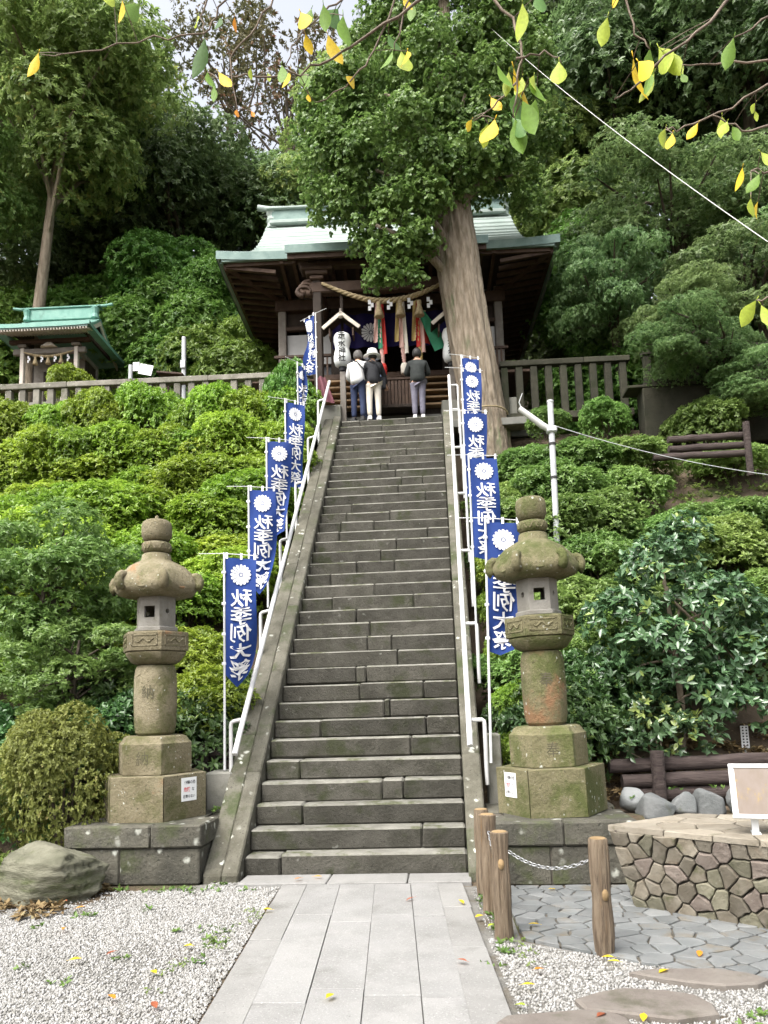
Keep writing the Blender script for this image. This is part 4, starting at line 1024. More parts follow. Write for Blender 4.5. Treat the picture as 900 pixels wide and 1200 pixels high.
# small fixtures behind the left fence
t = thing('sign_post', 'small white angled sign on a post behind the left fence', 'sign', (-7.32, 17.1, 7.75), 0)
MB().tube([(0, 0, 0), (0, 0, 2.15)], .05, 8).build('post', 'galv', t)
MB().box((-.10, -.06, 2.02), (.34, .02, .26), .004, Matrix.Rotation(.25, 4, 'Y')).build('sign_plate', 'whitepaint', t)
MB().box((.16, -.05, 2.08), (.16, .02, .22), .004).build('sign_plate', 'whitepaint', t)
t = thing('metal_pole', 'slim pale metal pole behind the left fence', 'pole', (-6.18, 17.6, 7.75))
MB().tube([(0, 0, 0), (0, 0, 3.0)], .055, 8).build('shaft', 'galv', t); MB().box((0, -.07, 2.3), (.12, .04, .2), .005).build('bracket', 'galv', t)
MB().lathe([(.056, 3.0), (.05, 3.03), (.0, 3.04)], 8).build('cap', 'galv', t)
t = thing('notice_box', 'little brown roofed notice box behind the left fence', 'notice box', (-6.75, 17.5, 7.75))
for x in (-.2, .2): MB().box((x, 0, .95), (.07, .07, 1.9)).build('post', 'brownwood', t)
MB().box((0, .02, 1.6), (.44, .05, .5)).build('board', 'brownwood', t)
MB().box((.03, 0, 2.02), (.66, .4, .05), .01, Matrix.Rotation(.14, 4, 'Y')).build('roof', 'brownwood', t)

# ------------------------------------------------------------------ street lamp and cables
t = thing('street_lamp', 'pale metal lamp post with an angled fluorescent lamp, right slope', 'street lamp', (1.78, 12.0, 2.9)); t.rotation_euler = (0, rad(.6), 0)
MB().tube([(0, 0, 0), (0, 0, 3.46)], .047, 12).build('post', 'galv', t, 60)
MB().lathe([(.056, 3.46), (.05, 3.49), (.0, 3.50)], 12).build('cap', 'galv', t)
for z in (1.55, 2.2, 2.75): MB().lathe([(.056, z), (.06, z), (.06, z+.035), (.056, z+.035)], 12).build('band', 'blackband', t)
MB().box((0, 0, 3.0), (.16, .16, .10), .02).build('clamp', 'galv', t)
MB().tube([(-.05, 0, 3.02), (-.14, -.02, 3.07), (-.50, -.04, 3.37)], [.05, .055, .045], 8).build('lamp_tube', 'lampwhite', t, 60)
MB().tube([(-.46, -.04, 3.37), (-.50, -.04, 3.47), (-.44, -.04, 3.62)], .008, 5).build('wire_tail', 'galv', t)
def sag(a, b, s, n=24): a, b = Vector(a), Vector(b); return [a.lerp(b, i/n)-Vector((0, 0, s*4*(i/n)*(1-i/n))) for i in range(n+1)]
tag(MB().tube(sag((1.64, 16.5, 17.43), (4.06, 9.0, 7.05), .15), .005, 6).build('overhead_cable', 'lampwhite'), 'white overhead cable slanting down across the right-hand trees', 'cable')
tag(MB().tube(sag((1.83, 12.0, 5.98), (6.2, 12.3, 4.9), .15), .006, 6).build('overhead_cable', 'galv'), 'thin grey cable running right from the lamp post over shrubs', 'cable')

# ------------------------------------------------------------------ right foreground: stone pedestal, paving, posts, cobbles
def build_right():
    # crazy paving
    root = struct(link('crazy_paving', None))
    area = [(.40, 7.22), (.46, 5.72), (1.12, 5.22), (1.85, 4.80), (3.4, 4.4), (3.4, 6.2), (1.62, 7.22)]
    for c in voronoi(scatter(area, .22, 8, 6000, .6, 1.5), area, .014):
        if abs(sum(c[i-1][0]*c[i][1]-c[i][0]*c[i-1][1] for i in range(len(c))))/2 < .004: continue
        cx, cy = sum(p[0] for p in c)/len(c), sum(p[1] for p in c)/len(c)
        MB().prism(roughen([(p[0]-cx, p[1]-cy) for p in c], .008, int(cx*1e3)), -.03, .024+random.uniform(-.003, .003), bev=.006).build('flagstone', 'flagstone', root, loc=(cx, cy, 0))
    mo = MB(); mo.add([(p[0], p[1], .010) for p in area], [tuple(range(len(area)))]); mo.build('paving_joint', 'mortar', root, fix=False)
    # stone-faced pedestal
    t = thing('stone_pedestal', 'low table-like pedestal faced with irregular brown stones, right', 'pedestal', (2.0, 6.5, 0))
    O = Vector((2.0, 6.5, 0))
    top = [Vector((1.26, 6.54, .60)), Vector((2.19, 5.76, .60)), Vector((3.3, 5.1, .60)), Vector((3.7, 6.4, .60)), Vector((2.02, 7.08, .60))]
    bot = [Vector((1.42, 6.52, 0)), Vector((2.22, 5.87, 0)), Vector((3.3, 5.25, 0)), Vector((3.65, 6.4, 0)), Vector((2.05, 7.0, 0))]
    cx, cy = 2.4, 6.2
    def inn(v, d): w_ = Vector((cx-v.x, cy-v.y, 0)).normalized(); return v+w_*d
    m = MB(); vs = [inn(v, .06)-O for v in bot]+[inn(v, .06)-O for v in top]; n = 5
    m.add(vs, [tuple(range(5))[::-1], tuple(range(5, 10))]+[(i, (i+1) % 5, 5+(i+1) % 5, 5+i) for i in range(5)]).build('core', 'mortar', t)
    for i, sp, sd_ in ((0, .155, 5), (1, .16, 6), (4, .17, 7), (3, .2, 9)):
        a, b, c, d = bot[i], bot[(i+1) % 5], top[(i+1) % 5], top[i]
        ex = (b-a).normalized(); up_ = ((c+d)/2-(a+b)/2); up_ = (up_-ex*up_.dot(ex)).normalized(); nrm = ex.cross(up_)
        if nrm.dot(Vector((cx, cy, .3))-a) > 0: nrm = -nrm
        poly = [((q-a).dot(ex), (q-a).dot(up_)) for q in (a, b, c, d)]
        M = Matrix((ex, up_, nrm)).transposed().to_4x4(); M.translation = a-O
        r = random.Random(sd_)
        for cell in voronoi(scatter(poly, sp*1.55, sd_, 6000, .45, 1.5), poly, .013):
            k = len(cell); mx, my = sum(p[0] for p in cell)/k, sum(p[1] for p in cell)/k
            mm = MB(); mm.prism(roughen([(p[0]-mx, p[1]-my) for p in cell], .007, int(mx*1e3)), -.05, .004+r.uniform(0, .02), bev=.008)
            o = mm.build('facing_stone', r.choice(('crazy', 'crazy', 'crazy_pink', 'crazy_green')), t); o.matrix_local = M @ Tr(mx, my, 0) @ Matrix.Rotation(r.uniform(-.03, .03), 4, 'X')
    tp = [(v.x-O.x, v.y-O.y) for v in top]; r = random.Random(2)
    tp = [(p[0]*1.02, p[1]*1.02) for p in tp]
    for cell in voronoi(scatter(tp, .34, 12), tp, .012):
        MB().prism(cell, .602, .645+r.uniform(-.003, .004), bev=.008).build('cap_stone', 'crazy_top', t)
    # information board on the pedestal
    t = thing('information_board', 'tilted picture board in a white frame standing on the pedestal', 'sign board', (2.36, 6.02, .645), rad(-16))
    M = Tr(0, .02, .30) @ Matrix.Rotation(rad(-22), 4, 'X')
    MB().box((0, 0, 0), (.56, .02, .40), .004, M).build('panel', 'whitepaint', t)
    MB().box((0, -.013, 0), (.50, .006, .35), 0, M).build('picture', 'board_pic', t)
    for dx, dz, w_, h_ in ((0, .19, .58, .03), (0, -.19, .58, .03), (-.275, 0, .03, .35), (.275, 0, .03, .35)): MB().box((dx, -.012, dz), (w_, .03, h_), .004, M).build('frame', 'whitepaint', t)
    for x in (-.14, .16):
        MB().box((x, .04, .06), (.05, .03, .14), .004).build('bracket', 'whitepaint', t); MB().box((x, .02, .004), (.06, .16, .01)).build('bracket', 'whitepaint', t)
    # log posts
    r = random.Random(9)
    pos = [(.325, 5.78, .73, 'wooden log post at the path edge, nearest the camera'), (.955, 5.40, .74, 'wooden log post standing alone before the pedestal'), (.27, 6.42, .76, 'wooden log post second along the path edge'), (.245, 7.00, .72, 'wooden log post third along the path edge, beside the stairs')]
    for i, (x, y, h, lab) in enumerate(pos):
        t = thing('log_post', lab, 'post', (x, y, 0), r.uniform(0, 6), 'log posts carrying the chain')
        ph = [r.uniform(0, 6) for _ in range(4)]
        def rf(a, j): return 1+.035*math.sin(7*a+ph[0]+j*.35)+.03*math.sin(13*a+ph[1])+.02*math.sin(19*a+ph[2]-j*.2)+.012*math.sin(j*1.3+ph[3])
        MB().lathe([(.064+.004*math.sin(k*.9+ph[1]), -.1+(h+.1)*k/14) for k in range(15)]+[(.058, h+.006)], 44, rf).build('trunk', 'postwood', t, 35)
        MB().lathe([(.056, h+.004), (.05, h+.010), (.0, h+.011)], 20).build('cut_top', 'knot', t)
        for k in range(1):
            a = -math.pi/2-t.rotation_euler.z+r.uniform(-.7, .7); z = h*r.uniform(.35, .75); M = Tr(.058*math.cos(a), .058*math.sin(a), z) @ Rz(a) @ Matrix.Rotation(math.pi/2, 4, 'Y') @ Matrix.Diagonal((1.4, .8, 1, 1))
            MB().add([(.024*math.cos(j*.524), .024*math.sin(j*.524), .013) for j in range(12)]+[(.03*math.cos(j*.524), .03*math.sin(j*.524), -.005) for j in range(12)], [tuple(range(12))]+[(j, (j+1) % 12, 12+(j+1) % 12, 12+j) for j in range(12)], M).build('knot', 'knot', t, 'all')
    # chains
    me = MB(); pts = [(.021*math.cos(a)*(1.0), .0125*math.sin(a), 0) for a in [k*math.pi/4 for k in range(9)]]
    me.tube(pts, .0042, 5, False); me = me.mesh('chain_link', 'steel', 'all')
    def chain(lab, a, b, s_):
        a, b = Vector(a), Vector(b); t = thing('chain', lab, 'chain', a, 0, 'chains between the log posts'); P = sag(Vector((0, 0, 0)), b-a, s_, 200)
        L = sum((P[i+1]-P[i]).length for i in range(200)); n = int(L/.033); acc = 0; j = 0
        for i in range(200):
            acc += (P[i+1]-P[i]).length
            if acc >= .033*j+.0165 and j < n:
                d = (P[i+1]-P[i]).normalized(); o = link('chain_link', me, t, P[i]); q = d.to_track_quat('X', 'Z'); e = q.to_matrix() @ Matrix.Rotation(math.pi/2*(j % 2)+.4, 3, 'X'); o.rotation_euler = e.to_euler(); j += 1
    chain('steel chain sagging between the two front log posts', (.385, 5.76, .60), (.90, 5.44, .60), .085)
    chain('steel chain between the first and second path-edge posts', (.32, 5.84, .62), (.275, 6.37, .66), .11)
    # stepping stones
    for (x, y, a, b, rz, lab) in ((1.42, 4.92, .36, .13, -.15, 'flat stepping stone at the edge of the crazy paving'), (1.02, 4.52, .38, .20, -.1, 'larger flat stepping stone in the gravel'), (.55, 4.28, .36, .12, .1, 'flat stepping stone beside the path at the picture bottom')):
        rr = random.Random(int(x*100)); poly = [(a*math.cos(k*.63)*(1+rr.uniform(-.18, .18)), b*math.sin(k*.63)*(1+rr.uniform(-.18, .18))) for k in range(10)]
        tag(MB().prism(poly, -.04, .04, bev=.014).build('stepping_stone', 'stepping', None, False, (x, y, 0)), lab, 'stepping stone', 'stepping stones in the gravel').rotation_euler = (0, 0, rz)
build_right()

def rock(name, mt, loc, dim, seed, label, cat, group=None, sub=3, rough=.12, rz=0):
    bm = bmesh.new(); bmesh.ops.create_icosphere(bm, subdivisions=sub, radius=1); g = np.random.default_rng(seed)
    K = g.normal(0, 1.6, (9, 3)); ph = g.uniform(0, 6, 9); CUT = [np.append(unit(g.normal(size=(1, 3)))[0], g.uniform(.62, .85)) for _ in range(9)]
    for v in bm.verts:
        p = np.array(v.co); d = sum(math.sin(K[i] @ p+ph[i]) for i in range(9))/9+.35*sum(math.sin(K[i] @ p*3.1+ph[i]*2) for i in range(9))/9
        q = p*(1+rough*d*2.2); q = np.sign(q)*np.abs(q)**.82
        for c_ in CUT: e = q @ c_[:3]-c_[3]; q = q-c_[:3]*max(0, e)*.85
        q = q*(1+.035*math.sin(q[2]*23+3*q[0])*rough*4)+g.normal(0, .008*rough*8, 3); v.co = Vector(q*np.array(dim))
    me = bpy.data.meshes.new(name); bm.to_mesh(me); bm.free(); me.polygons.foreach_set('use_smooth', [True]*len(me.polygons)); me.materials.append(MATS[mt])
    return tag(link(name, me, None, loc, rz), label, cat, group)
rock('boulder', 'boulder', (-3.72, 7.02, .16), (.55, .34, .33), 5, 'large flat-topped mossy boulder left of the lantern plinth', 'boulder', None, 5, .16, .1)
rock('boulder', 'boulder', (-4.5, 6.75, .12), (.40, .3, .28), 8, 'smaller boulder cut off at the left edge', 'boulder', None, 3, .14)
for i, (x, y, z, a, b, c, lab) in enumerate(((2.06, 8.25, .53, .21, .18, .16, 'largest pale round cobble beside the plinth'), (2.36, 8.3, .54, .12, .13, .15, 'narrow greenish cobble beside the large pale one'), (2.61, 8.3, .55, .17, .15, .17, 'dark blue-grey round cobble below the logs'),
        (2.93, 8.3, .56, .18, .15, .16, 'grey saddle-shaped cobble partly behind the information board'), (1.86, 8.45, .60, .15, .12, .12, 'half buried cobble touching the plinth'), (2.45, 8.1, .36, .12, .1, .1, 'small low cobble between the larger ones'), (2.75, 8.02, .35, .20, .13, .12, 'low flat cobble behind the pedestal'), (3.25, 8.3, .55, .17, .15, .16, 'rounded cobble at the right end of the row'), (3.6, 8.3, .55, .18, .15, .16, 'far right cobble of the row'))):
    rock('cobble_stone', 'cobble', (x, y, z), (a, b, c), 30+i, lab, 'cobble', 'row of round cobbles', 4, .07, i*1.3)
o = struct(MB().box((2.6, 8.5, .2), (1.9, .8, .5), .05, jit=.03).build('bed', 'soil'))
for i, (x, y, z, s_) in enumerate(((.62, 8.72, .62, .09), (.55, 8.66, .42, .1), (.66, 8.75, .78, .08))):
    rock('cobble_stone', 'cobble', (x, y, z), (s_*1.5, s_, s_*.8), 60+i, ('lower', 'lowest', 'upper')[i]+' stacked stone between stair side and right plinth', 'cobble', None, 2, .1)

def log_rail(label, pts, rad_, mt, posts):
    t = thing('log_barrier', label, 'log barrier', pts[0][0])
    O = Vector(pts[0][0])
    for a, b in pts:
        a, b = Vector(a)-O, Vector(b)-O; n = 10; r = random.Random(int(a.z*1000+b.x*77))
        MB().tube([a.lerp(b, i/n)+Vector((0, r.uniform(-.008, .008), r.uniform(-.008, .008))) for i in range(n+1)], [rad_*(1+r.uniform(-.05, .05)) for _ in range(n+1)], 14).build('log', mt, t, 50)
    for p, h in posts: MB().tube([Vector(p)-O, Vector(p)-O+Vector((0, 0, h))], rad_*.95, 10).build('post', mt, t, 50)
log_rail('brown horizontal logs holding back soil behind the cobbles', [((1.74, 8.85, .90), (4.2, 8.85, .96)), ((1.86, 8.80, .74), (4.2, 8.80, .79)), ((1.9, 8.82, .60), (4.2, 8.82, .62))], .078, 'logdark', [((2.23, 8.70, .45), .62)])
log_rail('dark logs holding back soil left of the stair foot', [((-3.3, 9.05, .78), (-2.5, 9.05, .82)), ((-3.3, 9.05, .95), (-2.5, 9.05, .99)), ((-3.3, 9.05, 1.12), (-2.5, 9.05, 1.14))], .075, 'logdark', [((-2.9, 8.96, .4), .85)])
log_rail('old log rails high on the right slope below the fence', [((4.2, 14.0, 6.28), (5.6, 14.0, 6.30)), ((4.2, 14.0, 6.10), (5.6, 14.0, 6.12)), ((3.9, 13.95, 5.95), (5.6, 13.95, 5.94))], .065, 'logdark', [((5.56, 13.88, 5.5), 1.0)])
t = thing('plant_label', 'small white plant label on a stake, right slope', 'label', (3.44, 9.45, .85), 0)
MB().box((0, 0, .30), (.09, .012, .26), .002).build('plate', 'whitepaint', t)
MB().tube([(0, .01, 0), (0, .01, .2)], .012, 6).build('stake', 'galv', t)
m = MB()
for i in range(7): m.box((-.02, -.008, .41-i*.034), (.018, .003, .018)); m.box((.02, -.008, .41-i*.034), (.018, .003, .018))
m.build('lettering', 'ink', t)

# ------------------------------------------------------------------ people on the landing
def skinned(name, V, E, R_, mat, parent, sub=1):
    me = bpy.data.meshes.new(name); me.from_pydata(V, E, []); o = link(name, me, None)
    sk = o.modifiers.new('s', 'SKIN'); sk.use_smooth_shade = True
    ly = me.skin_vertices[0] if me.skin_vertices else None
    for i, r in enumerate(R_): ly.data[i].radius = r if isinstance(r, tuple) else (r, r); ly.data[i].use_root = (i == 0)
    s = o.modifiers.new('u', 'SUBSURF'); s.levels = sub; s.render_levels = sub
    dg = bpy.context.evaluated_depsgraph_get(); nm = bpy.data.meshes.new_from_object(o.evaluated_get(dg)); nm.name = name
    bpy.data.objects.remove(o); bpy.data.meshes.remove(me)
    nm.polygons.foreach_set('use_smooth', [True]*len(nm.polygons)); nm.materials.clear(); nm.materials.append(MATS[mat])
    return link(name, nm, parent)
def person(label, loc, rz, h, top, legs, shoes, hair, armL, armR, head_fwd=.02, hat=None, bag=None, loose=1.0, stance=.10):
    t = thing('person', label, 'person', loc, rz); t.scale = (h/1.62,)*3
    hf = head_fwd
    # body: one continuous figure; arms = elbow, wrist positions
    V = [(0, 0, .90), (0, .01, 1.12), (0, .0, 1.33), (0, hf*.5, 1.41), (0, hf, 1.465), (0, hf, 1.53), (0, hf, 1.595)]
    E = [(0, 1), (1, 2), (2, 3), (3, 4), (4, 5), (5, 6)]; R_ = [.115, .12, .09, .046, .07, .088, .055]
    def add(v, r, p): V.append(v); R_.append(r); E.append((p, len(V)-1)); return len(V)-1
    add((0, hf+.115, 1.50), .018, 5)                                         # nose
    for s in (-1, 1): add((s*.098, hf, 1.51), .020, 5)                       # ears
    for s, (el, wr) in ((-1, armL), (1, armR)):
        a = add((s*.155, 0, 1.31), .052, 2); b = add(el, .040, a); c = add(wr, .027, b)
        d = (Vector(wr)-Vector(el)).normalized(); pm = Vector(wr)+d*.07; p = add(tuple(pm), .030, c)
        side = d.cross(Vector((0, 1, .3))).normalized()
        for k in range(4):
            q = pm+d*.035+side*(.024*(k-1.5)); f1 = add(tuple(q), .010, p); f2 = add(tuple(q+d*(.035+.006*(k in (1, 2)))+Vector((0, .008, -.004))), .009, f1)
        th = add(tuple(Vector(wr)+d*.035-side*.038), .011, c); add(tuple(Vector(wr)+d*.07-side*.05), .010, th)
    for s in (-1, 1):
        a = add((s*.085, 0, .82), .080, 0); b = add((s*stance, .01, .46), .054, a); c = add((s*stance, -.02, .09), .034, b); add((s*stance*1.1, .12, .04), .034, c)
    skinned('body', V, E, R_, 'skin', t)
    # upper garment
    L = loose; V = [(0, 0, .80), (0, 0, .98), (0, 0, 1.14), (0, -.005, 1.28), (0, 0, 1.375)]; E = [(0, 1), (1, 2), (2, 3), (3, 4)]; R_ = [.178*L, .168*L, .168*L, .14, .062]
    for s, (el, wr) in ((-1, armL), (1, armR)):
        V += [(s*.17, -.005, 1.29), el, tuple(Vector(el).lerp(Vector(wr), .92))]; n = len(V); E += [(3, n-3), (n-3, n-2), (n-2, n-1)]; R_ += [.078, .062*L, .048*L]
    skinned('upper_garment', V, E, R_, top, t)
    V = [(0, 0, .93)]; E = []; R_ = [.152]
    for s in (-1, 1):
        V += [(s*.085, -.01, .78), (s*stance, .0, .46), (s*stance, -.02, .085)]; n = len(V); E += [(0, n-3), (n-3, n-2), (n-2, n-1)]; R_ += [.098, .074, .060]
    skinned('trousers', V, E, R_, legs, t)
    for s in (-1, 1):
        m = MB().add([(s*stance*1.05+q[0]*.048, .045+q[1]*.13, .045+q[2]*.042) for q in [(x, y, z) for z in (-1, 1) for x, y in ((-.8, -1), (.8, -1), (1, .3), (.6, 1), (-.6, 1), (-1, .3))]], [(5, 4, 3, 2, 1, 0), (6, 7, 8, 9, 10, 11)]+[(i, (i+1) % 6, 6+(i+1) % 6, 6+i) for i in range(6)])
        m.build('shoe', shoes, t)
    if hair:
        MB().lathe([(.02, .118), (.06, .11), (.092, .07), (.104, .02), (.100, -.05), (.080, -.085), (.02, -.09)], 16, c=(0, hf-.018, 1.535)).build('hair', hair, t, 'all')
    if hat:
        MB().lathe([(.205, 1.505), (.20, 1.52), (.125, 1.565), (.118, 1.63), (.095, 1.675), (.03, 1.69), (.0, 1.69)], 24, lambda a, j: 1+(.05*math.sin(3*a) if j < 2 else 0), c=(0, hf, 0)).build('hat', hat, t, 'all')
    if bag:
        x, y, z, mt, st = bag
        MB().box((x, y, z), (.20, .09, .28), .035).build('shoulder_bag', mt, t)
        MB().tube([(x-.05*(1 if x > 0 else -1), y-.06, z+.13), (x*.75, -.155, 1.12), (x*.2, -.155, 1.30), (-x*.45, -.10, 1.385), (-x*.6, .0, 1.40)], .015, 6).build('strap', st, t, 'all')
    return t
Z0 = TOPZ+.004
person('person in white jacket and dark jeans, bag strap over the back', (-1.70, 15.99, Z0), rad(-12), 1.62, 'clothwhite', 'denim', 'shoedark', 'hairgrey', ((-.25, .06, 1.05), (-.13, .28, 1.02)), ((.24, .08, 1.05), (.12, .28, 1.06)), .07, None, (.24, .05, .82, 'clothblack', 'clothblack'), 1.12)
person('person in white sun hat, dark top and pale trousers', (-1.36, 15.97, Z0), rad(14), 1.58, 'clothblack', 'beige', 'shoe', 'hair', ((-.22, .06, 1.05), (-.14, .26, 1.05)), ((.27, .10, 1.08), (.33, .26, .95)), .02, 'clothwhite', (.20, .10, .93, 'clothblack', 'clothblack'), .98)
person('person in dark shirt and grey trousers standing alone, facing the hall', (-.39, 16.06, Z0), rad(4), 1.60, 'clothdark', 'greyviolet', 'shoe', 'hair', ((-.26, .06, 1.07), (-.10, .26, 1.16)), ((.26, .06, 1.07), (.10, .26, 1.16)), .03, None, None, 1.08, .085)
person('person in light blue shirt, mostly hidden behind the other visitors', (-1.48, 16.50, Z0), rad(10), 1.68, 'shirtblue', 'denim', 'shoedark', 'hair', ((-.25, .05, 1.05), (-.14, .25, 1.05)), ((.25, .05, 1.05), (.14, .25, 1.05)), .03, None, None, 1.0)

# ------------------------------------------------------------------ planting on the slopes
def dome(name, mat, seed, R_, Hh, nl, n, k, L, wr, spread=1.0, up=.7, bump_r=(.28, .45), wob=.12):
    g = np.random.default_rng(seed); lobes = [(0, 0, Hh*.35, R_*.85, R_*.85, Hh*.6)]
    for j in range(nl):
        a = g.uniform(0, 6.283); q = math.sqrt(g.random())*.8; s_ = g.uniform(*bump_r)*R_
        lobes.append((R_*q*math.cos(a), R_*q*math.sin(a), Hh*(.35+.5*(1-q*q)), s_, s_, s_*.75))
    P, A, i = lobed(lobes, n, g, up, .25, -.2 if mat != 'clipped' else -.8)
    tone = np.clip(g.normal(.45, .16, n)+g.normal(0, wob, len(lobes))[i], 0, .93)
    return leaf_mesh(name, *sprays(P, A, k, L, wr, spread, g, tone), mat)
def stems(R_, H_, n, seed, mat='barkdark', r=.02):
    rr = random.Random(seed); m = MB()
    for k in range(n):
        a = rr.uniform(0, 6.28); q = R_*rr.uniform(.3, .75); m.tube([(.05*math.cos(a), .05*math.sin(a), -.15), (q*.4*math.cos(a), q*.4*math.sin(a), H_*.35), (q*math.cos(a), q*math.sin(a), H_*.8)], [r, r*.8, r*.35], 5)
    return m.mesh('stems', mat)
ST1 = stems(.7, .7, 6, 1)
AZ = [dome('foliage', 'azalea', 50+i, .82, .80, 16, 3600, 7, .058, .42, 1.25, .9, (.2, .42)) for i in range(3)]
AZR = [dome('foliage', 'azalea_right', 60+i, .80, .80, 16, 3400, 7, .060, .42, 1.25, .9, (.2, .42)) for i in range(3)]
def shrub(name, label, cat, loc, fol, stm, sc, rz, group=None):
    t = thing(name, label, cat, loc, rz, group); t.scale = sc if isinstance(sc, tuple) else (sc, sc, sc)
    link('foliage', fol, t); link('stems', stm, t); return t
r = random.Random(77); cnt = 0
y = 9.95; row = 0
while y < 15.75:
    x = -3.25-(.45 if row % 2 else 0); k = 0
    while x > -.66*y-.9:
        jx, jy = min(x+r.uniform(-.3, .3), -3.2), y+r.uniform(-.42, .42)
        if not (jy < 10.6 and jx < -3.6):
            lab = 'bright green azalea mound, %s from the left handrail in the %s row up' % (_ORD[min(k, 11)], _ORD[row]); gr = 'azaleas on the left slope'; k += 1
            s = r.uniform(.95, 1.45)*(1.1 if y < 14 else 1.0)
            shrub('azalea_shrub', lab, 'shrub', (jx, jy, hgt(jx, jy)+.12), AZ[cnt % 3], ST1, (s, s, s*r.uniform(.85, 1.15)), r.uniform(0, 6), gr); cnt += 1
        x -= r.uniform(.92, 1.12)
    y += .86; row += 1
for i in range(11):
    x = -3.25-.72*i+r.uniform(-.15, .15); s = r.uniform(.85, 1.15)
    shrub('azalea_shrub', 'bright green azalea mound against the left stone fence, %s from the stairs' % _ORD[i], 'shrub', (x, 15.62+r.uniform(-.1, .1)-.04*abs(x+3)*.8, 7.06+r.uniform(-.12, .15)), AZ[i % 3], ST1, (s*.95, s*.8, s*1.5), i*.9, 'azaleas against the left fence')
for i in range(10):
    x = -3.3-.8*i+r.uniform(-.15, .15); s = r.uniform(.9, 1.2)
    shrub('azalea_shrub', 'bright green azalea mound just below the fence shrubs, %s from the stairs' % _ORD[i], 'shrub', (x, 15.0+r.uniform(-.1, .1)-.04*abs(x+3)*.8, 6.25+r.uniform(-.1, .15)), AZ[(i+1) % 3], ST1, (s, s*.9, s*1.25), i*1.9, 'azaleas on the left slope')
y = 10.2; row = 0
while y < 15.6:
    x = 1.15+(.4 if row % 2 else 0); k = 0
    while x < .47*y+.6:
        jx, jy = x+r.uniform(-.22, .22), y+r.uniform(-.2, .2)
        if not (jx > 3.9 and 13.2 < jy < 14.7) and not (jx > 4.2 and jy > 15):
            lab = 'leafy azalea shrub, %s from the right stair wall in the %s row up' % (_ORD[min(k, 11)], _ORD[row]); gr = 'azaleas on the right slope'; k += 1
            s = r.uniform(.85, 1.25)
            shrub('azalea_shrub', lab, 'shrub', (jx, jy, hgt(jx, jy)+.08), AZR[cnt % 3], ST1, (s, s, s*r.uniform(.8, 1.15)), r.uniform(0, 6), gr); cnt += 1
        x += r.uniform(.95, 1.2)
    y += .9; row += 1
for i, (x, y, s) in enumerate(((.80, 8.98, .36), (.78, 9.5, .42), (.78, 10.2, .42), (.82, 11.0, .45), (.85, 11.9, .45), (.85, 12.9, .45), (.85, 13.9, .42))):
    shrub('azalea_shrub', 'small azalea squeezed beside the right stair wall, %s from the bottom' % _ORD[i], 'shrub', (x, y, hgt(x, y)+.35), AZ[i % 3], ST1, (s, s, s*1.5), i*1.1, 'small azaleas beside the right stair wall')
# darker evergreen bushes behind the two lanterns
EVB = [dome('foliage', 'evergreen_bush', 70+i, .8, 1.1, 12, 1700, 7, .095, .42, 1.05, .5) for i in range(2)]
for i, (x, y, s, lab) in enumerate(((-3.05, 9.35, .95, 'dark glossy evergreen bush behind the left lantern shaft'), (-3.9, 9.5, .95, 'dark glossy evergreen bush left behind the left lantern'), (-2.85, 9.9, .8, 'dark glossy evergreen bush beside the lowest left flag'), (-4.55, 9.9, 1.0, 'dark glossy evergreen bush among the maple stems'), (-4.9, 8.75, .8, 'dark glossy evergreen bush behind the clipped shrub'), (-5.7, 9.0, 1.0, 'dark glossy evergreen bush at the left edge behind the clipped shrub'), (1.25, 9.15, .85, 'dark glossy evergreen bush behind the right lantern shaft'), (1.75, 9.6, .85, 'dark glossy evergreen bush right behind the right lantern'), (.9, 9.5, .6, 'dark glossy evergreen bush under the nearest right flag'))):
    shrub('evergreen_bush', lab, 'bush', (x, y, max(.45, hgt(x, y))), EVB[i % 2], ST1, (s, s, s*1.15), i*1.7)
# clipped round shrubs at the left edge
CL = dome('foliage', 'clipped', 81, .78, .85, 9, 7000, 7, .034, .5, 1.2, .6, (.3, .45), .05)
shrub('clipped_shrub', 'dense rounded clipped shrub with yellowish small leaves, left of the lantern', 'shrub', (-4.08, 7.95, .48), CL, ST1, (.92, .85, 1.30), .5)
shrub('clipped_shrub', 'small clipped yellowish shrub cut off at the left edge', 'shrub', (-4.78, 7.35, .45), CL, ST1, (.42, .42, .75), 2.5)
shrub('clipped_shrub', 'round topiary shrub before the small side shrine', 'shrub', (-8.75, 16.95, 8.75), AZ[1], ST1, (.80, .7, 1.35), 1.5)
BU = [dome('foliage', 'bush', 90+i, .8, 1.3, 12, 1500, 7, .10, .42, .9, .7) for i in range(2)]
shrub('young_shrub', 'upright light green shrub at the top of the left handrail', 'shrub', (-3.15, 15.55, 7.25), BU[0], ST1, (.62, .55, 1.30), 0)
shrub('young_shrub', 'leafy shrub between the ginkgo trunk and the right fence', 'shrub', (2.3, 15.95, 7.2), AZR[1], ST1, (.6, .6, .6), 0)
shrub('young_shrub', 'leafy bush below the dark fence right of the trunk', 'shrub', (3.5, 15.8, 7.0), AZR[0], ST1, (1.0, .7, .95), 1)
shrub('young_shrub', 'low bush at the corner of the concrete retaining wall', 'shrub', (5.3, 15.5, 6.5), AZR[2], ST1, (1.2, .8, 1.1), 2)

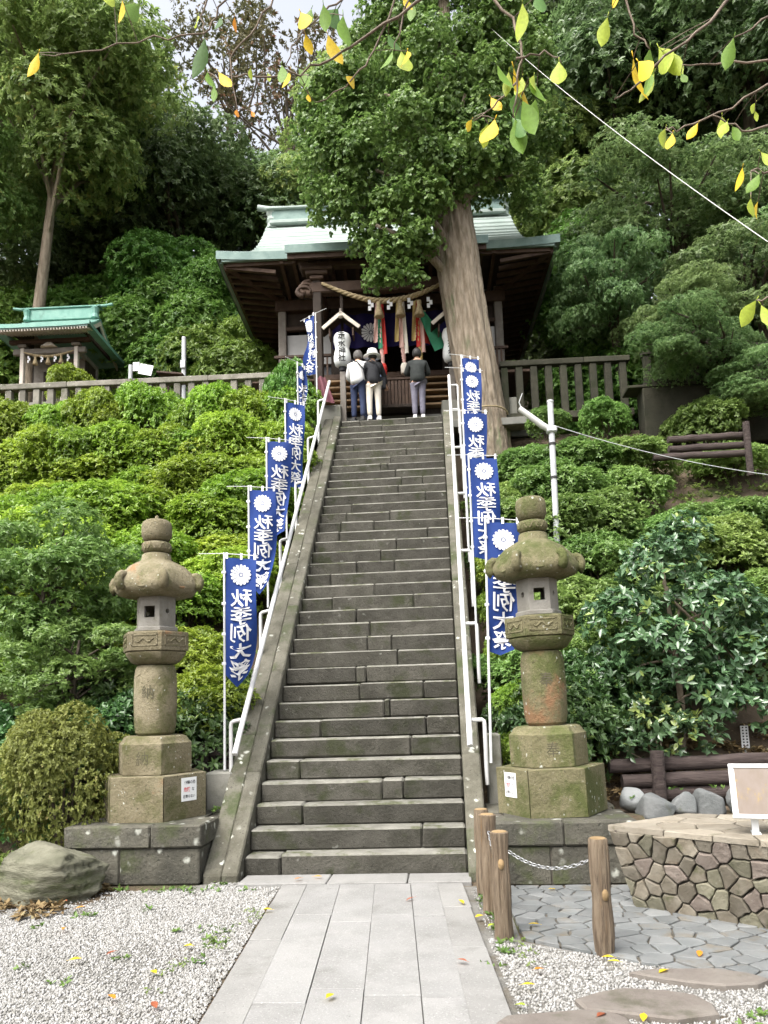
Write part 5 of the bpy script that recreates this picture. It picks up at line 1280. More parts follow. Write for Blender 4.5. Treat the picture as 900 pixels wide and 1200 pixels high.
# glossy camellia on the right
def limbs(m, base, lobes, M, rs, seed, start=.3, trunk=None):
    rr = random.Random(seed)
    for l in lobes:
        c = M @ Vector(l[:3]); t = rr.uniform(start, .95); a = Vector(trunk[0]).lerp(Vector(trunk[-1]), t) if trunk else Vector(base)
        mid = a.lerp(c, .5)+Vector((rr.uniform(-.2, .2), rr.uniform(-.2, .2), rr.uniform(0, .25)))*(c-a).length*.5
        m.tube([a, mid, c], [rs, rs*.65, rs*.25], 6)
g = np.random.default_rng(5)
CAM_L = [(0, 0, 2.2, .45, .4, .4), (-.45, .1, 1.6, .5, .4, .38), (.5, -.1, 1.7, .5, .4, .4), (-.15, -.3, 1.2, .5, .35, .35), (.75, 0, 1.1, .45, .4, .4), (.25, -.1, .75, .55, .4, .3), (-.65, .1, .95, .3, .3, .25), (.9, .1, 1.5, .4, .35, .35), (.3, .1, 2.55, .3, .3, .3), (.75, -.1, .55, .4, .3, .25)]
P, A, i_ = lobed(CAM_L, 1150, g, .35, .3, -.3)
tn = np.clip(g.normal(.45, .2, 1150), 0, .9)
cam_me = leaf_mesh('crown', *sprays(P, A, 7, .105, .46, 1.15, g, tn, droop=.1), 'camellia', .18)
t = thing('camellia', 'tall glossy dark camellia with round leaves on the right slope', 'shrub', (2.62, 9.35, .95))
link('crown', cam_me, t); m = MB(); m.tube([(.05, 0, -.3), (.1, 0, .6), (.05, 0, 1.6), (0, 0, 2.3)], [.045, .04, .03, .012], 7); limbs(m, (0, 0, 0), CAM_L, Matrix(), .022, 2, .25, [(.05, 0, 0), (0, 0, 2.2)]); m.build('trunk', 'bark', t)
CL2 = [(0, 0, .3, .35, .3, .25), (-.4, -.1, .15, .25, .2, .15), (.35, 0, .3, .3, .25, .2), (-.05, .1, .55, .25, .2, .18)]
P, A, i_ = lobed(CL2, 230, g, .5, .3, -.1)
t = thing('camellia', 'low spreading glossy bush with pale leaf tips in front of the tall camellia', 'shrub', (2.35, 8.98, .92))
link('crown', leaf_mesh('crown', *sprays(P, A, 6, .10, .46, 1.0, g, np.clip(g.normal(.6, .25, 230), 0, 1)), 'camellia', .18), t)
m = MB(); limbs(m, (0, 0, -.15), CL2, Matrix(), .014, 3); m.build('stems', 'bark', t)

# ------------------------------------------------------------------ trees
rr = random.Random(55)
gp = []
while len(gp) < 900:
    x = rr.uniform(-10.5, 7.2); y = rr.uniform(8.95, 16.0)
    if -2.75 < x < .75 or (1.4 < x and y < 9.9): continue
    if len(gp) < 120: x, y = rr.uniform(-6.5, -4.0), rr.uniform(7.9, 9.4)
    gp.append((x, y, .25, hgt(x, y)+.02))
PROTO = {
 'bright': crown('crown', 'broadleaf_bright', 1, 3.2, 3.0, 22, 8600, 8, .155, .42, spread=1.2),
 'dark': crown('crown', 'evergreen', 2, 3.2, 3.2, 20, 8600, 8, .155, .42, spread=1.15),
 'mid': crown('crown', 'broadleaf', 3, 3.2, 3.0, 22, 8600, 8, .15, .42, spread=1.2),
 'mid2': crown('crown', 'broadleaf', 13, 3.2, 2.6, 22, 8600, 8, .15, .42, spread=1.2),
 'wisp': crown('crown', 'wisp', 4, 3.2, 3.4, 30, 950, 7, .16, .40, (.13, .24)),
 'maple': crown('crown', 'maple', 5, 3.2, 2.2, 60, 9000, 8, .12, .38, (.16, .34), 1.25, .25, .36, .9, .25),
 'smallmaple': crown('crown', 'azalea_right', 15, 1.2, 1.2, 40, 4200, 7, .075, .38, (.16, .36), 1.15, .15, .75, .9, .4),
 'hill': crown('crown', 'bush', 6, 2.2, 2.2, 24, 7000, 7, .135, .40, (.25, .5), 1.15, .1, .8),
}
def tree(name, label, kind, ctr, sc, rz, base, r0, bark='barkdark', group=None, bend=(0, 0)):
    me, lobes = PROTO[kind]; t = thing(name, label, 'tree', base, 0, group); b = Vector(base); c = Vector(ctr)-b
    o = link('crown', me, t, c, rz); o.scale = sc if isinstance(sc, tuple) else (sc,)*3
    M = Tr(*c) @ Rz(rz) @ Matrix.Diagonal((*o.scale, 1)); m = MB()
    top = c+Vector((0, 0, .25*o.scale[2]*3)); bx = Vector((bend[0], bend[1], 0))
    tr = [Vector((0, 0, -.5)), top*.3+bx, top*.65+bx*.6, top]; m.tube(tr, [r0*1.15, r0*.85, r0*.6, r0*.25], 9)
    limbs(m, (0, 0, 0), lobes[::2], M, r0*.33, int(sum(ctr)*10), .1, [top*.55+bx*.7, top])
    m.build('trunk', bark, t, 60); return t
BT = [
 ('broadleaf_tree', 'bright leafy tree with pale trunk in the upper left corner', 'bright', (-11.2, 21, 20.6), 1.12, 0, (-12.55, 21.2, 7.6), .24, 'bark'),
 ('broadleaf_tree', 'yellow-green leafy tree at the far left top edge', 'bright', (-14.6, 22.4, 25.0), 1.1, 2, (-15.2, 23, 7.6), .32, 'bark'),
 ('broadleaf_tree', 'low yellow-green boughs above the small shrine, left edge', 'bright', (-14.2, 20.6, 17.6), .7, 4, (-14.4, 21.6, 7.6), .22, 'bark'),
 ('evergreen_tree', 'dark evergreen left of the hall roof, behind the bushes', 'dark', (-9.3, 26, 20.8), 1.05, 1, (-9.3, 26.5, 9.9), .3),
 ('evergreen_tree', 'dark evergreen just left of the roof ridge', 'dark', (-7.3, 28, 20.6), 1.1, 3, (-7.4, 28.5, 11.5), .3),
 ('evergreen_tree', 'dark evergreen above the small side shrine', 'dark', (-12.9, 26.2, 18.4), 1.1, 5, (-12.9, 26.8, 10), .3),
 ('evergreen_tree', 'dark evergreen at the left edge, far back', 'dark', (-17.2, 28, 24.0), 1.3, 2.2, (-17.2, 28.5, 11.5), .35),
 ('broadleaf_tree', 'mid green tree on the hill, upper left background', 'mid', (-15.4, 31.5, 29.0), 1.35, 0.7, (-13.4, 32, 14), .35),
 ('wispy_tree', 'thin brownish tree with sky showing through, above the roof', 'wisp', (-6.2, 31, 28.6), 1.3, 0, (-6.0, 31.5, 14), .22),
 ('wispy_tree', 'sparse reddish tree against the white sky, upper left', 'wisp', (-9.6, 34, 33.6), 1.2, 2, (-9.6, 34.5, 16.5), .24),
 ('broadleaf_tree', 'small light green tree right behind the roof ridge', 'bright', (-4.2, 27.2, 20.6), .78, 1, (-4.2, 27.5, 11), .2),
 ('broadleaf_tree', 'tall mid green tree behind the ginkgo crown', 'mid', (-1.4, 30, 25.6), 1.35, 3, (-1.4, 30.5, 13.4), .35),
 ('broadleaf_tree', 'mid green tree behind the hall, right of centre', 'mid2', (2.4, 29, 23.0), 1.3, 2, (2.4, 29.5, 12.5), .35),
 ('broadleaf_tree', 'dense tree rising behind the right end of the roof', 'mid2', (4.6, 23.6, 17.2), 1.05, 1, (4.8, 24, 8.2), .28),
 ('evergreen_tree', 'tall dark evergreen right of the ginkgo', 'dark', (6.3, 22.6, 20.6), 1.15, 0.4, (6.3, 23, 7.6), .34),
 ('evergreen_tree', 'tall dark evergreen in the upper right corner', 'dark', (9.2, 20.8, 19.6), 1.1, 2.6, (9.4, 21.2, 7.6), .34),
 ('evergreen_tree', 'dark evergreen far behind, top right of centre', 'dark', (4.9, 27.5, 25.0), 1.2, 4.2, (4.9, 28, 11.2), .34),
 ('evergreen_tree', 'dark evergreen on the hill crest, top right', 'dark', (8.6, 30, 30.5), 1.25, 5.2, (8.6, 30.5, 13.4), .34),
 ('evergreen_tree', 'dark evergreen at the right edge behind the maples', 'dark', (10.6, 22, 15.2), 1.1, 1.2, (10.6, 22.5, 7.6), .3),
 ('evergreen_tree', 'dark evergreen far right in the back row', 'dark', (13.4, 26, 23.5), 1.35, 0.2, (13.4, 26.5, 10), .34),
 ('maple_tree', 'layered green maple right of the hall roof', 'maple', (6.6, 19.6, 14.4), (1.0, .9, .95), .3, (6.9, 20, 7.6), .2),
 ('maple_tree', 'layered maple boughs hiding the right corner of the hall', 'maple', (4.15, 17.9, 11.5), (.50, .45, .72), 1.6, (5.0, 19.3, 7.6), .16),
 ('maple_tree', 'layered maple overhanging the right fence', 'maple', (7.4, 17.4, 11.0), (.72, .6, .7), 2.5, (8.0, 17.8, 7.6), .18),
 ('maple_tree', 'drooping maple boughs in front of the dark fence, right', 'maple', (5.35, 15.5, 8.75), (.58, .36, .42), .9, (7.6, 15.7, 6.4), .12),
 ('maple_tree', 'lowest drooping maple bough before the concrete wall, right edge', 'maple', (6.6, 14.9, 7.75), (.42, .34, .30), 2.2, (7.6, 15.1, 6.2), .10),
 ('maple_tree', 'layered maple at the right edge of the terrace', 'maple', (10.0, 18.6, 12.0), (.85, .8, .9), 4.0, (10.2, 19, 7.6), .2),
 ('maple_tree', 'small maple with slender grey trunks at the left edge', 'smallmaple', (-5.15, 9.75, 3.3), (1.0, .85, .9), .5, (-5.2, 9.6, .9), .085),
 ('maple_tree', 'low maple spray in front of the evergreens, left of the lantern', 'smallmaple', (-4.5, 9.1, 2.1), (.75, .6, .6), 3.5, (-4.75, 9.2, .6), .06),
 ('evergreen_tree', 'dark evergreen low behind the left hall eaves', 'dark', (-5.6, 26.5, 15.0), .95, 1.9, (-5.6, 27, 10.5), .25),
 ('evergreen_tree', 'dark evergreen low at the far left behind the small shrine', 'dark', (-17.5, 26.5, 16.5), 1.2, .9, (-17.5, 27, 10.5), .25),
 ('evergreen_tree', 'dark evergreen low behind the right hall eaves', 'dark', (4.9, 25.5, 12.6), 1.0, 2.9, (4.9, 26, 9.8), .25),
 ('evergreen_tree', 'dark evergreen behind the middle of the hall roof', 'dark', (-1.5, 28, 18.5), 1.1, 4.4, (-1.5, 28.5, 11.8), .28),
 ('hill_bush', 'leafy bush high between the two shrines', 'hill', (-9.2, 24.0, 15.6), 1.1, .6, (-9.2, 24.4, 8.2), .14),
 ('hill_bush', 'leafy bush high left of the hall roof', 'hill', (-7.0, 23.6, 14.6), .9, 2.6, (-7.0, 24, 8.2), .14),
 ('hill_bush', 'light bush right behind the hall roof end', 'hill', (4.3, 21.5, 13.6), .9, 2.6, (4.3, 22, 7.6), .14),
 ('maple_tree', 'maple sprays hanging before the right fence top', 'maple', (5.3, 16.4, 9.9), (.5, .3, .4), 5.0, (6.6, 16.9, 7.6), .1),
 ('hill_bush', 'leafy bush mass left of the hall eaves', 'hill', (-6.4, 22.2, 11.6), 1.0, 0, (-6.4, 22.6, 7.6), .14),
 ('hill_bush', 'large leafy bush between the two shrines', 'hill', (-8.4, 22.8, 12.9), 1.15, 1.5, (-8.4, 23.2, 7.6), .14),
 ('hill_bush', 'leafy bush just right of the small shrine roof', 'hill', (-9.4, 22.8, 10.2), .95, 3, (-9.4, 23.2, 7.6), .14),
 ('hill_bush', 'low leafy bush behind the sign post', 'hill', (-7.2, 21.4, 9.4), .8, 4, (-7.2, 21.8, 7.6), .12),
 ('hill_bush', 'low leafy bush under the left eaves of the hall', 'hill', (-5.6, 21.6, 9.0), .7, 5, (-5.6, 22, 7.6), .12),
 ('hill_bush', 'leafy bush high behind the small shrine', 'hill', (-11.4, 24.2, 13.9), 1.15, 2, (-11.4, 24.6, 8.2), .14),
 ('hill_bush', 'leafy bush at the left edge behind the small shrine', 'hill', (-14.6, 24.2, 13.6), 1.3, 4.6, (-14.6, 24.6, 8.2), .14),
 ('hill_bush', 'shady bush behind the right fence', 'hill', (4.4, 19.4, 9.2), .8, 1, (4.4, 19.8, 7.6), .12),
 ('hill_bush', 'shady bush behind the far right fence', 'hill', (7.4, 19.4, 9.4), .9, 2, (7.4, 19.8, 7.6), .12),
 ('hill_bush', 'shady bush at the right edge behind the retaining wall', 'hill', (9.6, 18.4, 9.2), .8, 3, (9.6, 18.8, 7.6), .12),
]
for a in BT: tree(*a)
LEAVES = {'A': [(-1.264, 2.185, 3.858, 'y', 0.067), (-1.073, 2.319, 4.196, 'l', 0.093), (-1.007, 2.243, 4.084, 'y', 0.058), (-0.753, 2.346, 4.011, 'd', 0.111), (-0.747, 2.355, 3.887, 'g', 0.072), (-0.634, 2.109, 3.655, 'y', 0.065), (-0.643, 2.086, 3.589, 'g', 0.044), (-1.034, 2.448, 4.277, 'g', 0.115), (-0.388, 2.194, 3.92, 'y', 0.088), (-0.371, 2.183, 3.828, 'y', 0.051), (-0.345, 2.518, 4.144, 'y', 0.107), (-0.326, 2.287, 4.034, 'g', 0.07), (-0.296, 2.448, 4.175, 'd', 0.138), (-0.26, 2.29, 3.988, 'g', 0.108), (-0.236, 2.361, 3.82, 'y', 0.072), (-0.442, 2.146, 3.692, 'g', 0.056), (-0.457, 2.359, 3.867, 'y', 0.05), (-0.445, 2.462, 3.965, 'g', 0.075), (-0.384, 2.31, 3.796, 'g', 0.065), (-0.548, 2.406, 3.909, 'l', 0.034), (-0.396, 2.375, 3.784, 'y', 0.034), (-0.531, 2.108, 3.656, 'l', 0.035), (-0.658, 2.414, 3.784, 'o', 0.034), (-0.591, 2.34, 3.709, 'o', 0.022), (-0.355, 2.213, 3.947, 'g', 0.068), (-0.09, 2.094, 3.654, 'g', 0.059), (-0.075, 2.461, 3.992, 'l', 0.099), (-0.05, 2.288, 3.83, 'y', 0.075), (-0.116, 2.396, 4.003, 'd', 0.073), (-0.68, 2.467, 4.202, 'o', 0.041), (-0.713, 2.394, 4.135, 'd', 0.068), (-0.824, 2.485, 4.243, 'l', 0.059)], 'B': [(0.239, 2.254, 3.718, 'g', 0.08), (0.313, 2.432, 3.859, 'y', 0.103), (0.276, 2.276, 3.709, 'l', 0.064), (0.331, 2.492, 3.826, 'd', 0.117), (0.345, 2.467, 3.853, 'l', 0.081), (0.317, 2.123, 3.551, 'g', 0.07), (0.335, 2.14, 3.57, 'l', 0.066), (0.3, 2.175, 3.518, 'g', 0.092), (0.393, 2.505, 3.795, 'g', 0.094), (0.437, 2.272, 3.726, 'l', 0.091), (0.403, 2.356, 4.062, 'd', 0.078), (0.323, 2.212, 3.889, 'l', 0.089), (0.226, 2.303, 3.567, 'y', 0.098), (0.275, 2.25, 3.524, 'd', 0.095), (0.283, 2.234, 3.505, 'g', 0.089), (0.22, 2.337, 3.676, 'y', 0.061), (0.207, 2.337, 3.581, 'l', 0.066), (0.164, 2.478, 3.716, 'y', 0.047), (-0.06, 2.38, 4.127, 'y', 0.05), (-0.033, 2.489, 4.214, 'g', 0.064)], 'C': [(0.649, 2.457, 4.044, 'l', 0.087), (0.688, 2.516, 4.18, 'y', 0.053), (0.701, 2.375, 3.804, 'y', 0.112), (0.649, 2.152, 3.594, 'y', 0.091), (0.785, 2.459, 3.911, 'g', 0.093), (0.829, 2.504, 3.949, 'l', 0.13), (0.831, 2.478, 3.911, 'l', 0.105), (0.733, 2.33, 3.71, 'g', 0.071), (0.769, 2.394, 3.757, 'l', 0.079), (0.942, 2.173, 3.662, 'g', 0.082), (0.876, 2.446, 3.792, 'g', 0.04), (0.772, 2.332, 3.506, 'l', 0.071), (0.749, 2.205, 3.389, 'y', 0.052), (0.79, 2.108, 3.34, 'y', 0.05), (1.001, 2.456, 3.628, 'l', 0.058), (1.056, 2.516, 3.633, 'g', 0.053), (0.907, 2.119, 3.197, 'y', 0.05), (1.105, 2.432, 3.649, 'l', 0.04), (1.027, 2.261, 3.343, 'l', 0.064), (0.964, 2.146, 3.191, 'g', 0.056), (0.961, 2.209, 3.159, 'l', 0.052), (1.073, 2.418, 3.283, 'y', 0.051), (1.056, 2.464, 2.965, 'l', 0.081), (0.912, 2.099, 2.763, 'l', 0.074), (1.029, 2.35, 2.86, 'g', 0.072), (0.869, 2.1, 3.331, 'w', 0.045), (1.083, 2.396, 3.589, 'l', 0.028)]}
TWIGS = {'A': [[(0.081, 2.32, 4.102), (-0.126, 2.32, 3.964), (-0.273, 2.32, 3.877), (-0.42, 2.32, 3.818), (-0.567, 2.32, 3.824), (-0.7, 2.32, 3.825)], [(-0.564, 2.32, 4.177), (-0.7, 2.32, 4.1), (-0.745, 2.32, 3.999), (-0.927, 2.32, 4.003), (-1.171, 2.32, 3.973), (-1.333, 2.32, 3.984)], [(-0.208, 2.32, 4.136), (-0.313, 2.32, 4.049), (-0.412, 2.32, 3.963), (-0.463, 2.32, 3.852)], [(-0.063, 2.32, 4.119), (-0.157, 2.32, 3.871), (-0.232, 2.32, 3.777), (-0.364, 2.32, 3.701)], [(-0.715, 2.32, 4.195), (-0.757, 2.32, 4.067), (-0.745, 2.32, 3.986)], [(-0.474, 2.32, 4.167), (-0.565, 2.32, 4.012), (-0.655, 2.32, 3.892), (-0.633, 2.32, 3.703)]], 'B': [[(0.196, 2.32, 4.089), (0.302, 2.32, 3.948), (0.329, 2.32, 3.818), (0.307, 2.32, 3.711), (0.289, 2.32, 3.574)], [(0.311, 2.32, 3.789), (0.407, 2.32, 3.81), (0.454, 2.32, 3.761)], [(0.307, 2.32, 3.711), (0.245, 2.32, 3.64), (0.159, 2.32, 3.581)], [(-0.035, 2.32, 4.083), (-0.068, 2.32, 3.957), (-0.094, 2.32, 3.864)]], 'C': [[(1.05, 2.32, 3.989), (0.93, 2.32, 3.847), (0.787, 2.32, 3.751), (0.685, 2.32, 3.657), (0.615, 2.32, 3.615)], [(0.668, 2.32, 4.002), (0.698, 2.32, 3.841), (0.74, 2.32, 3.78)], [(1.124, 2.32, 3.627), (0.985, 2.32, 3.551), (0.821, 2.32, 3.492), (0.767, 2.32, 3.491)], [(1.108, 2.32, 3.464), (1.005, 2.32, 3.474), (0.917, 2.32, 3.527)], [(1.131, 2.32, 3.702), (0.945, 2.32, 3.706), (0.838, 2.32, 3.715)], [(1.095, 2.32, 3.318), (1.018, 2.32, 3.325)], [(1.131, 2.32, 3.855), (1.006, 2.32, 3.795)], [(1.055, 2.32, 2.893), (0.999, 2.32, 2.891)]]}
GINKGO = [(-2.05, 16.3, 15.47, 0.87), (-0.92, 16.0, 15.54, 1.17), (0.48, 16.5, 16.27, 1.32), (1.94, 17.0, 16.79, 1.25), (2.47, 17.0, 15.15, 0.87), (-2.25, 16.0, 13.73, 0.71), (-1.16, 15.8, 13.49, 1.02), (-0.28, 15.7, 12.62, 0.77), (-1.27, 15.6, 12.09, 0.69), (-0.79, 15.5, 11.12, 0.52), (-1.66, 15.8, 12.7, 0.63), (2.03, 17.2, 14.12, 0.8), (1.19, 16.2, 14.42, 0.99), (0.02, 15.6, 14.05, 1.04), (2.0, 17.0, 17.94, 1.13), (0.55, 17.0, 18.1, 1.25), (-0.91, 16.6, 17.42, 1.03), (-0.17, 15.6, 11.53, 0.49), (0.92, 15.8, 15.18, 1.05), (2.36, 17.0, 13.18, 0.45), (-0.47, 15.5, 10.7, 0.28), (-1.91, 15.8, 14.29, 0.77), (0.9, 17.4, 13.92, 0.58), (0.56, 15.9, 13.3, 0.64), (0.85, 15.8, 13.61, 0.7), (-2.35, 15.9, 12.83, 0.53), (-0.02, 15.6, 12.93, 0.59), (-2.46, 16.2, 14.77, 0.68), (-1.11, 15.5, 10.85, 0.38)]
def build_ginkgo():
    base = Vector((1.06, 16.55, 7.3)); t = thing('ginkgo_tree', 'big old ginkgo with thick leaning trunk beside the stairs', 'tree', base)
    g = np.random.default_rng(42); L = np.array([(x-base.x, y-base.y, z-base.z, r_, r_, r_*.9) for x, y, z, r_ in GINKGO])
    sub = []
    for l in L:       # break every lobe into smaller tufts
        for k in range(14):
            d = unit(g.normal(size=(1, 3)))[0]; s_ = l[3]*g.uniform(.24, .46); sub.append((*(l[:3]+d*l[3]*.72), s_, s_, s_*.85))
    n = 25000; P, A, i = lobed(sub, n, g, .35, .35, -.5); P = P+g.normal(0, .07, P.shape)
    tone = np.clip(g.normal(.45, .17, n)+g.normal(0, .09, len(sub))[i], 0, 1)
    link('crown', leaf_mesh('crown', *sprays(P, A, 6, .076, .95, 1.25, g, tone, droop=.12), 'ginkgo', .12), t)
    tr = [(.02, 0, -.5), (.0, 0, .25), (-.13, 0, 1.5), (-.33, .02, 3.2), (-.46, .05, 4.6), (-.55, .1, 6.0), (-.55, .15, 7.6), (-.5, .2, 9.4), (-.5, .2, 11.5)]
    rs = [.50, .47, .47, .48, .49, .42, .34, .24, .1]
    ph = [.3, 1.7, 3.1]; pts = []; 
    m = MB(); n = 120; vs = []; k = 0; NP = 110; gb = np.random.default_rng(2); br = gb.normal(0, 1, (NP+4, n)); br = (br+np.roll(br, 1, 1)+np.roll(br, 1, 0)*1.2+np.roll(br, 2, 0)+np.roll(br, 3, 0)*.8)*.35; fl = lambda z: 1+.08*math.exp(-max(0, z+.1)*2.2)
    def P_(f): i = min(int(f), len(tr)-2); q = f-i; return Vector(tr[i]).lerp(Vector(tr[i+1]), q), rs[i]*(1-q)+rs[i+1]*q
    for j in range(NP+1):
        c, r_ = P_(j/NP*(len(tr)-1))
        for q in range(n):
            a = 2*math.pi*q/n; w = 1+.03*math.sin(3*a+ph[0]+j*.08)+.028*math.sin(9*a+ph[1]+.10*j)+.022*math.sin(15*a+ph[2]+.2*math.sin(j*.9))+.012*math.sin(21*a+j*.3)+.030*br[j, q]*(1-.25*br[j, q]); w *= 1+(fl(c.z)-1)*(.6+.4*math.sin(5*a))
            vs.append(c+Vector((math.cos(a)*r_*w, math.sin(a)*r_*w, 0)))
    m.add(vs, [(j*n+q, j*n+(q+1) % n, (j+1)*n+(q+1) % n, (j+1)*n+q) for j in range(NP) for q in range(n)])
    rr = random.Random(8)
    for l in L:
        if l[3] < .6: continue
        c = Vector(l[:3]); za = min(max(c.z-1.2, 3.6), 9.5); f = 0
        a = min((P_(q*.1)[0] for q in range(80)), key=lambda p: abs(p.z-za)); mid = a.lerp(c, .5)+Vector((0, 0, rr.uniform(.1, .5)))
        m.tube([a, mid, c], [.13, .08, .03], 7)
    m.build('trunk', 'bark', t, 'all', fix=False)
    m = MB().tube([(.55*math.cos(a*.26)-.05, .55*math.sin(a*.26), .62+.01*math.sin(a)) for a in range(25)], .018, 6).build('rope_band', 'straw', t)
build_ginkgo()

# ------------------------------------------------------------------ ground cover, fallen leaves, overhanging branches
def cover(name, mat, pts, n, L, wr, seed, spread, z, label, cat=None):
    g = np.random.default_rng(seed); P = []
    for (x, y, r_, zz) in pts:
        k = max(3, int(n*r_*r_*30)); a = g.uniform(0, 6.283, k); q = r_*np.sqrt(g.random(k)); P.append(np.stack([x+q*np.cos(a), y+q*np.sin(a), np.full(k, zz)], 1))
    P = np.concatenate(P); A = np.tile([0, 0, 1.], (len(P), 1))+g.normal(0, .3, (len(P), 3))
    o = stuff(link(name, leaf_mesh(name, *sprays(P, A, 5, L, wr, spread, g, np.clip(g.normal(.5, .22, len(P)), 0, 1)), mat, .1))); o['label'] = label
r = random.Random(31)
wp = [(-3.75+.17*i+r.uniform(-.05, .05), 7.36-.02*i+r.uniform(-.06, .03), r.uniform(.05, .12), .0) for i in range(10)]
wp += [(-2.35, 7.6, .07, 0), (-2.45, 8.35, .16, .58), (-2.5, 8.2, .1, .58), (-2.2, 7.35, .1, 0), (-1.9, 7.2, .06, 0), (-2.6, 6.6, .06, 0), (-1.85, 6.0, .14, 0), (-1.75, 5.7, .12, 0), (-1.7, 5.3, .08, 0), (-2.1, 5.9, .06, 0), (-2.3, 5.35, .05, 0), (-3.1, 6.4, .12, 0), (-3.3, 6.1, .08, 0), (-2.5, 4.9, .06, 0), (-2.9, 5.2, .05, 0)]
wp += [(.22+.012*i, 7.0-.14*i, .055, .0) for i in range(12)]+[(.30, 5.5, .1, 0), (.2, 5.2, .07, 0), (1.85, 8.4, .08, .62), (2.35, 8.55, .09, .66), (2.75, 8.3, .08, .70), (2.8, 8.15, .07, .55), (3.05, 8.5, .08, .68), (1.55, 8.3, .08, .6), (1.75, 4.55, .12, 0), (1.6, 4.4, .1, 0), (1.4, 4.25, .1, 0)]
mp = [(-1.62+r.uniform(-.12, .06)-.02*k, 6.6-.16*k+r.uniform(-.1, .1), r.uniform(.05, .10), .008) for k in range(12)]+[(.20+.03*k+r.uniform(-.03, .03), 6.9-.17*k, r.uniform(.05, .09), .008) for k in range(11)]
cover('moss_tufts', 'weed', mp, 60, .018, .45, 14, 1.1, 0, 'patches of low moss along both edges of the slab path')
cover('weeds', 'weed', wp, 16, .045, .45, 4, 1.05, 0, 'low green weeds along plinth edges and in the gravel')
cover('ground_cover', 'azalea_right', gp, 5, .08, .42, 9, 1.2, 0, 'low green ground cover between the shrubs on both slopes')
lp = [(r.uniform(1.6, 4.6), r.uniform(8.95, 9.8), .22, 0) for _ in range(46)]+[(r.uniform(-4.3, -2.5), r.uniform(8.95, 9.4), .2, 0) for _ in range(16)]
lp = [(x, y, q, hgt(x, y)+.01) for x, y, q, z in lp]+[(r.uniform(-4.6, -3.3), r.uniform(6.4, 7.35), .2, .012) for _ in range(16)]
cover('leaf_litter', 'litter', lp, 26, .075, .4, 6, 1.35, 0, 'brown dry leaf litter on the soil of the slope')
def leaf_shape(name, mt, L=1, w=.46, curl=.12):
    rows = [(0, .02), (.12, .30), (.3, .78), (.5, 1), (.7, .82), (.86, .45), (1, .02)]; m = MB(); vs = []
    for s, b in rows:
        for e in (-1, 0, 1): vs.append((e*b*w/2, -curl*s*s+(.07 if e else 0)*b, -s))
    m.add(vs, [(i*3+j, i*3+j+1, (i+1)*3+j+1, (i+1)*3+j) for i in range(6) for j in (0, 1)])
    m.tube([(0, 0, .16), (0, 0, 0)], .012, 4); return m.mesh(name, mt, 'all', False)
LM = {'g': leaf_shape('leaf', 'leaf_green'), 'l': leaf_shape('leaf', 'leaf_lime'), 'y': leaf_shape('leaf', 'leaf_yellow'), 'o': leaf_shape('leaf', 'leaf_orange'), 'd': leaf_shape('leaf', 'leaf_deep'), 'w': leaf_shape('leaf', 'leaf_lime', 1, .6), 'b': leaf_shape('leaf', 'leaf_brown')}
r = random.Random(17)
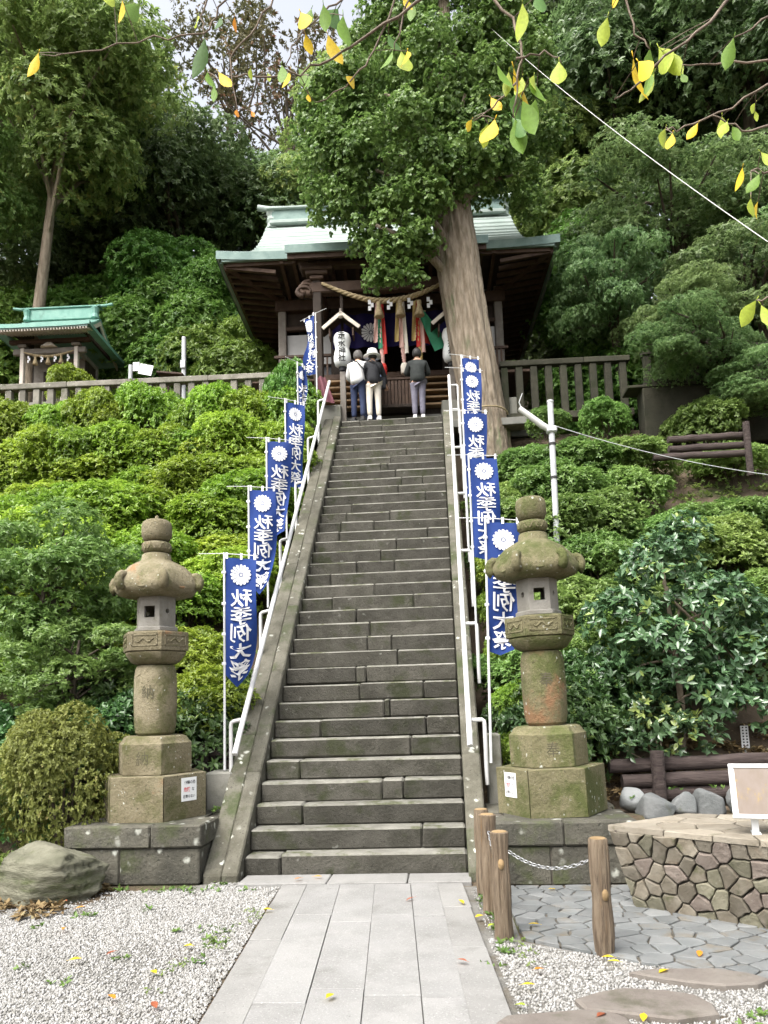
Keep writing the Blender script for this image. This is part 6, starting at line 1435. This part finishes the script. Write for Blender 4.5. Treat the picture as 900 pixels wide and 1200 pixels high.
for key, lab in (('A', 'overhanging cherry branch with yellowing leaves, top left'), ('B', 'overhanging cherry twig with a hanging leaf cluster, top centre'), ('C', 'overhanging cherry branch with yellow-green leaves, top right')):
    t = thing('cherry_branch', lab, 'branch', TWIGS[key][0][0]); O = Vector(TWIGS[key][0][0]); P0 = []
    for k, tw in enumerate(TWIGS[key]):
        pts = [Vector(p)-O for p in tw]; q = []
        for a, b in zip(pts, pts[1:]):
            for s in range(4): q.append(a.lerp(b, s/4)+Vector((r.uniform(-.006, .006), r.uniform(-.01, .01), r.uniform(-.006, .006))))
        q.append(pts[-1]); n = len(q); MB().tube(q, [(.0050 if k == 0 else .0034)*(1-.7*i/n)+.0006 for i in range(n)], 6).build('twig', 'twig', t, 'all'); P0 += q
    for x, y, z, c, l in LEAVES[key]:
        o = link('leaf', LM[c], t, Vector((x, y, z))-O); l *= 1.28; o.scale = (l*r.uniform(.85, 1.1), l, l); o.rotation_euler = (r.uniform(-.35, .35), r.uniform(-.6, .6), r.uniform(-1.0, 1.0))
        a = Vector((x, y, z))-O; b = min(P0, key=lambda p: (p-a).length)
        if .012 < (b-a).length < .25: MB().tube([b, b.lerp(a, .5)+Vector((0, 0, .004)), a], .0014, 4).build('leaf_stalk', 'twig', t)
FALL = [(-1.45, 7.45, 'o'), (-1.35, 7.5, 'o'), (-1.48, 6.35, 'y'), (-.35, 6.7, 'b'), (.02, 6.6, 'y'), (-.75, 4.5, 'y'), (.05, 5.1, 'b'), (-1.75, 4.5, 'b'), (-2.05, 4.6, 'o'), (-2.6, 5.2, 'y'), (-3.2, 6.5, 'o'), (-3.0, 5.9, 'o'), (-2.35, 5.4, 'b'), (.45, 5.0, 'o'), (.35, 4.75, 'y'), (.98, 5.22, 'y'), (1.0, 5.14, 'y'), (1.25, 5.0, 'y'), (1.55, 5.35, 'o'), (.8, 7.0, 'y'), (.35, 4.45, 'l'), (.95, 4.35, 'y'), (.7, 4.3, 'b'), (-.2, 8.02, 'y'), (-3.4, 6.75, 'b'), (-3.55, 6.6, 'b'), (.2, 6.2, 'y'), (.22, 5.9, 'l'), (.6, 5.95, 'y'), (-1.85, 5.5, 'y'), (-1.9, 4.95, 'y')]
SEEN = {}
for i, (x, y, c) in enumerate(sorted(FALL, key=lambda q: -q[1])):
    nm = {'o': 'orange', 'y': 'yellow', 'b': 'reddish brown', 'l': 'pale green'}[c]
    onpath = -1.65 < x < .1; where = 'on the slab path' if onpath else ('on the gravel left of the path' if x < -1 else 'on the ground right of the path')
    o = link('fallen_leaf', LM[c], None, (x, y, .062 if onpath else .045 if y < 7.6 else .24), r.uniform(0, 6)); o.scale = (.085,)*3; o.rotation_euler = (math.pi/2+r.uniform(-.15, .15), r.uniform(-.15, .15), r.uniform(0, 6))
    k = SEEN[nm, where] = SEEN.get((nm, where), -1)+1
    tag(o, '%s fallen leaf %s, %s from the stairs' % (nm, where, _ORD[k]), 'leaf', '%s fallen leaves %s' % (nm, where))
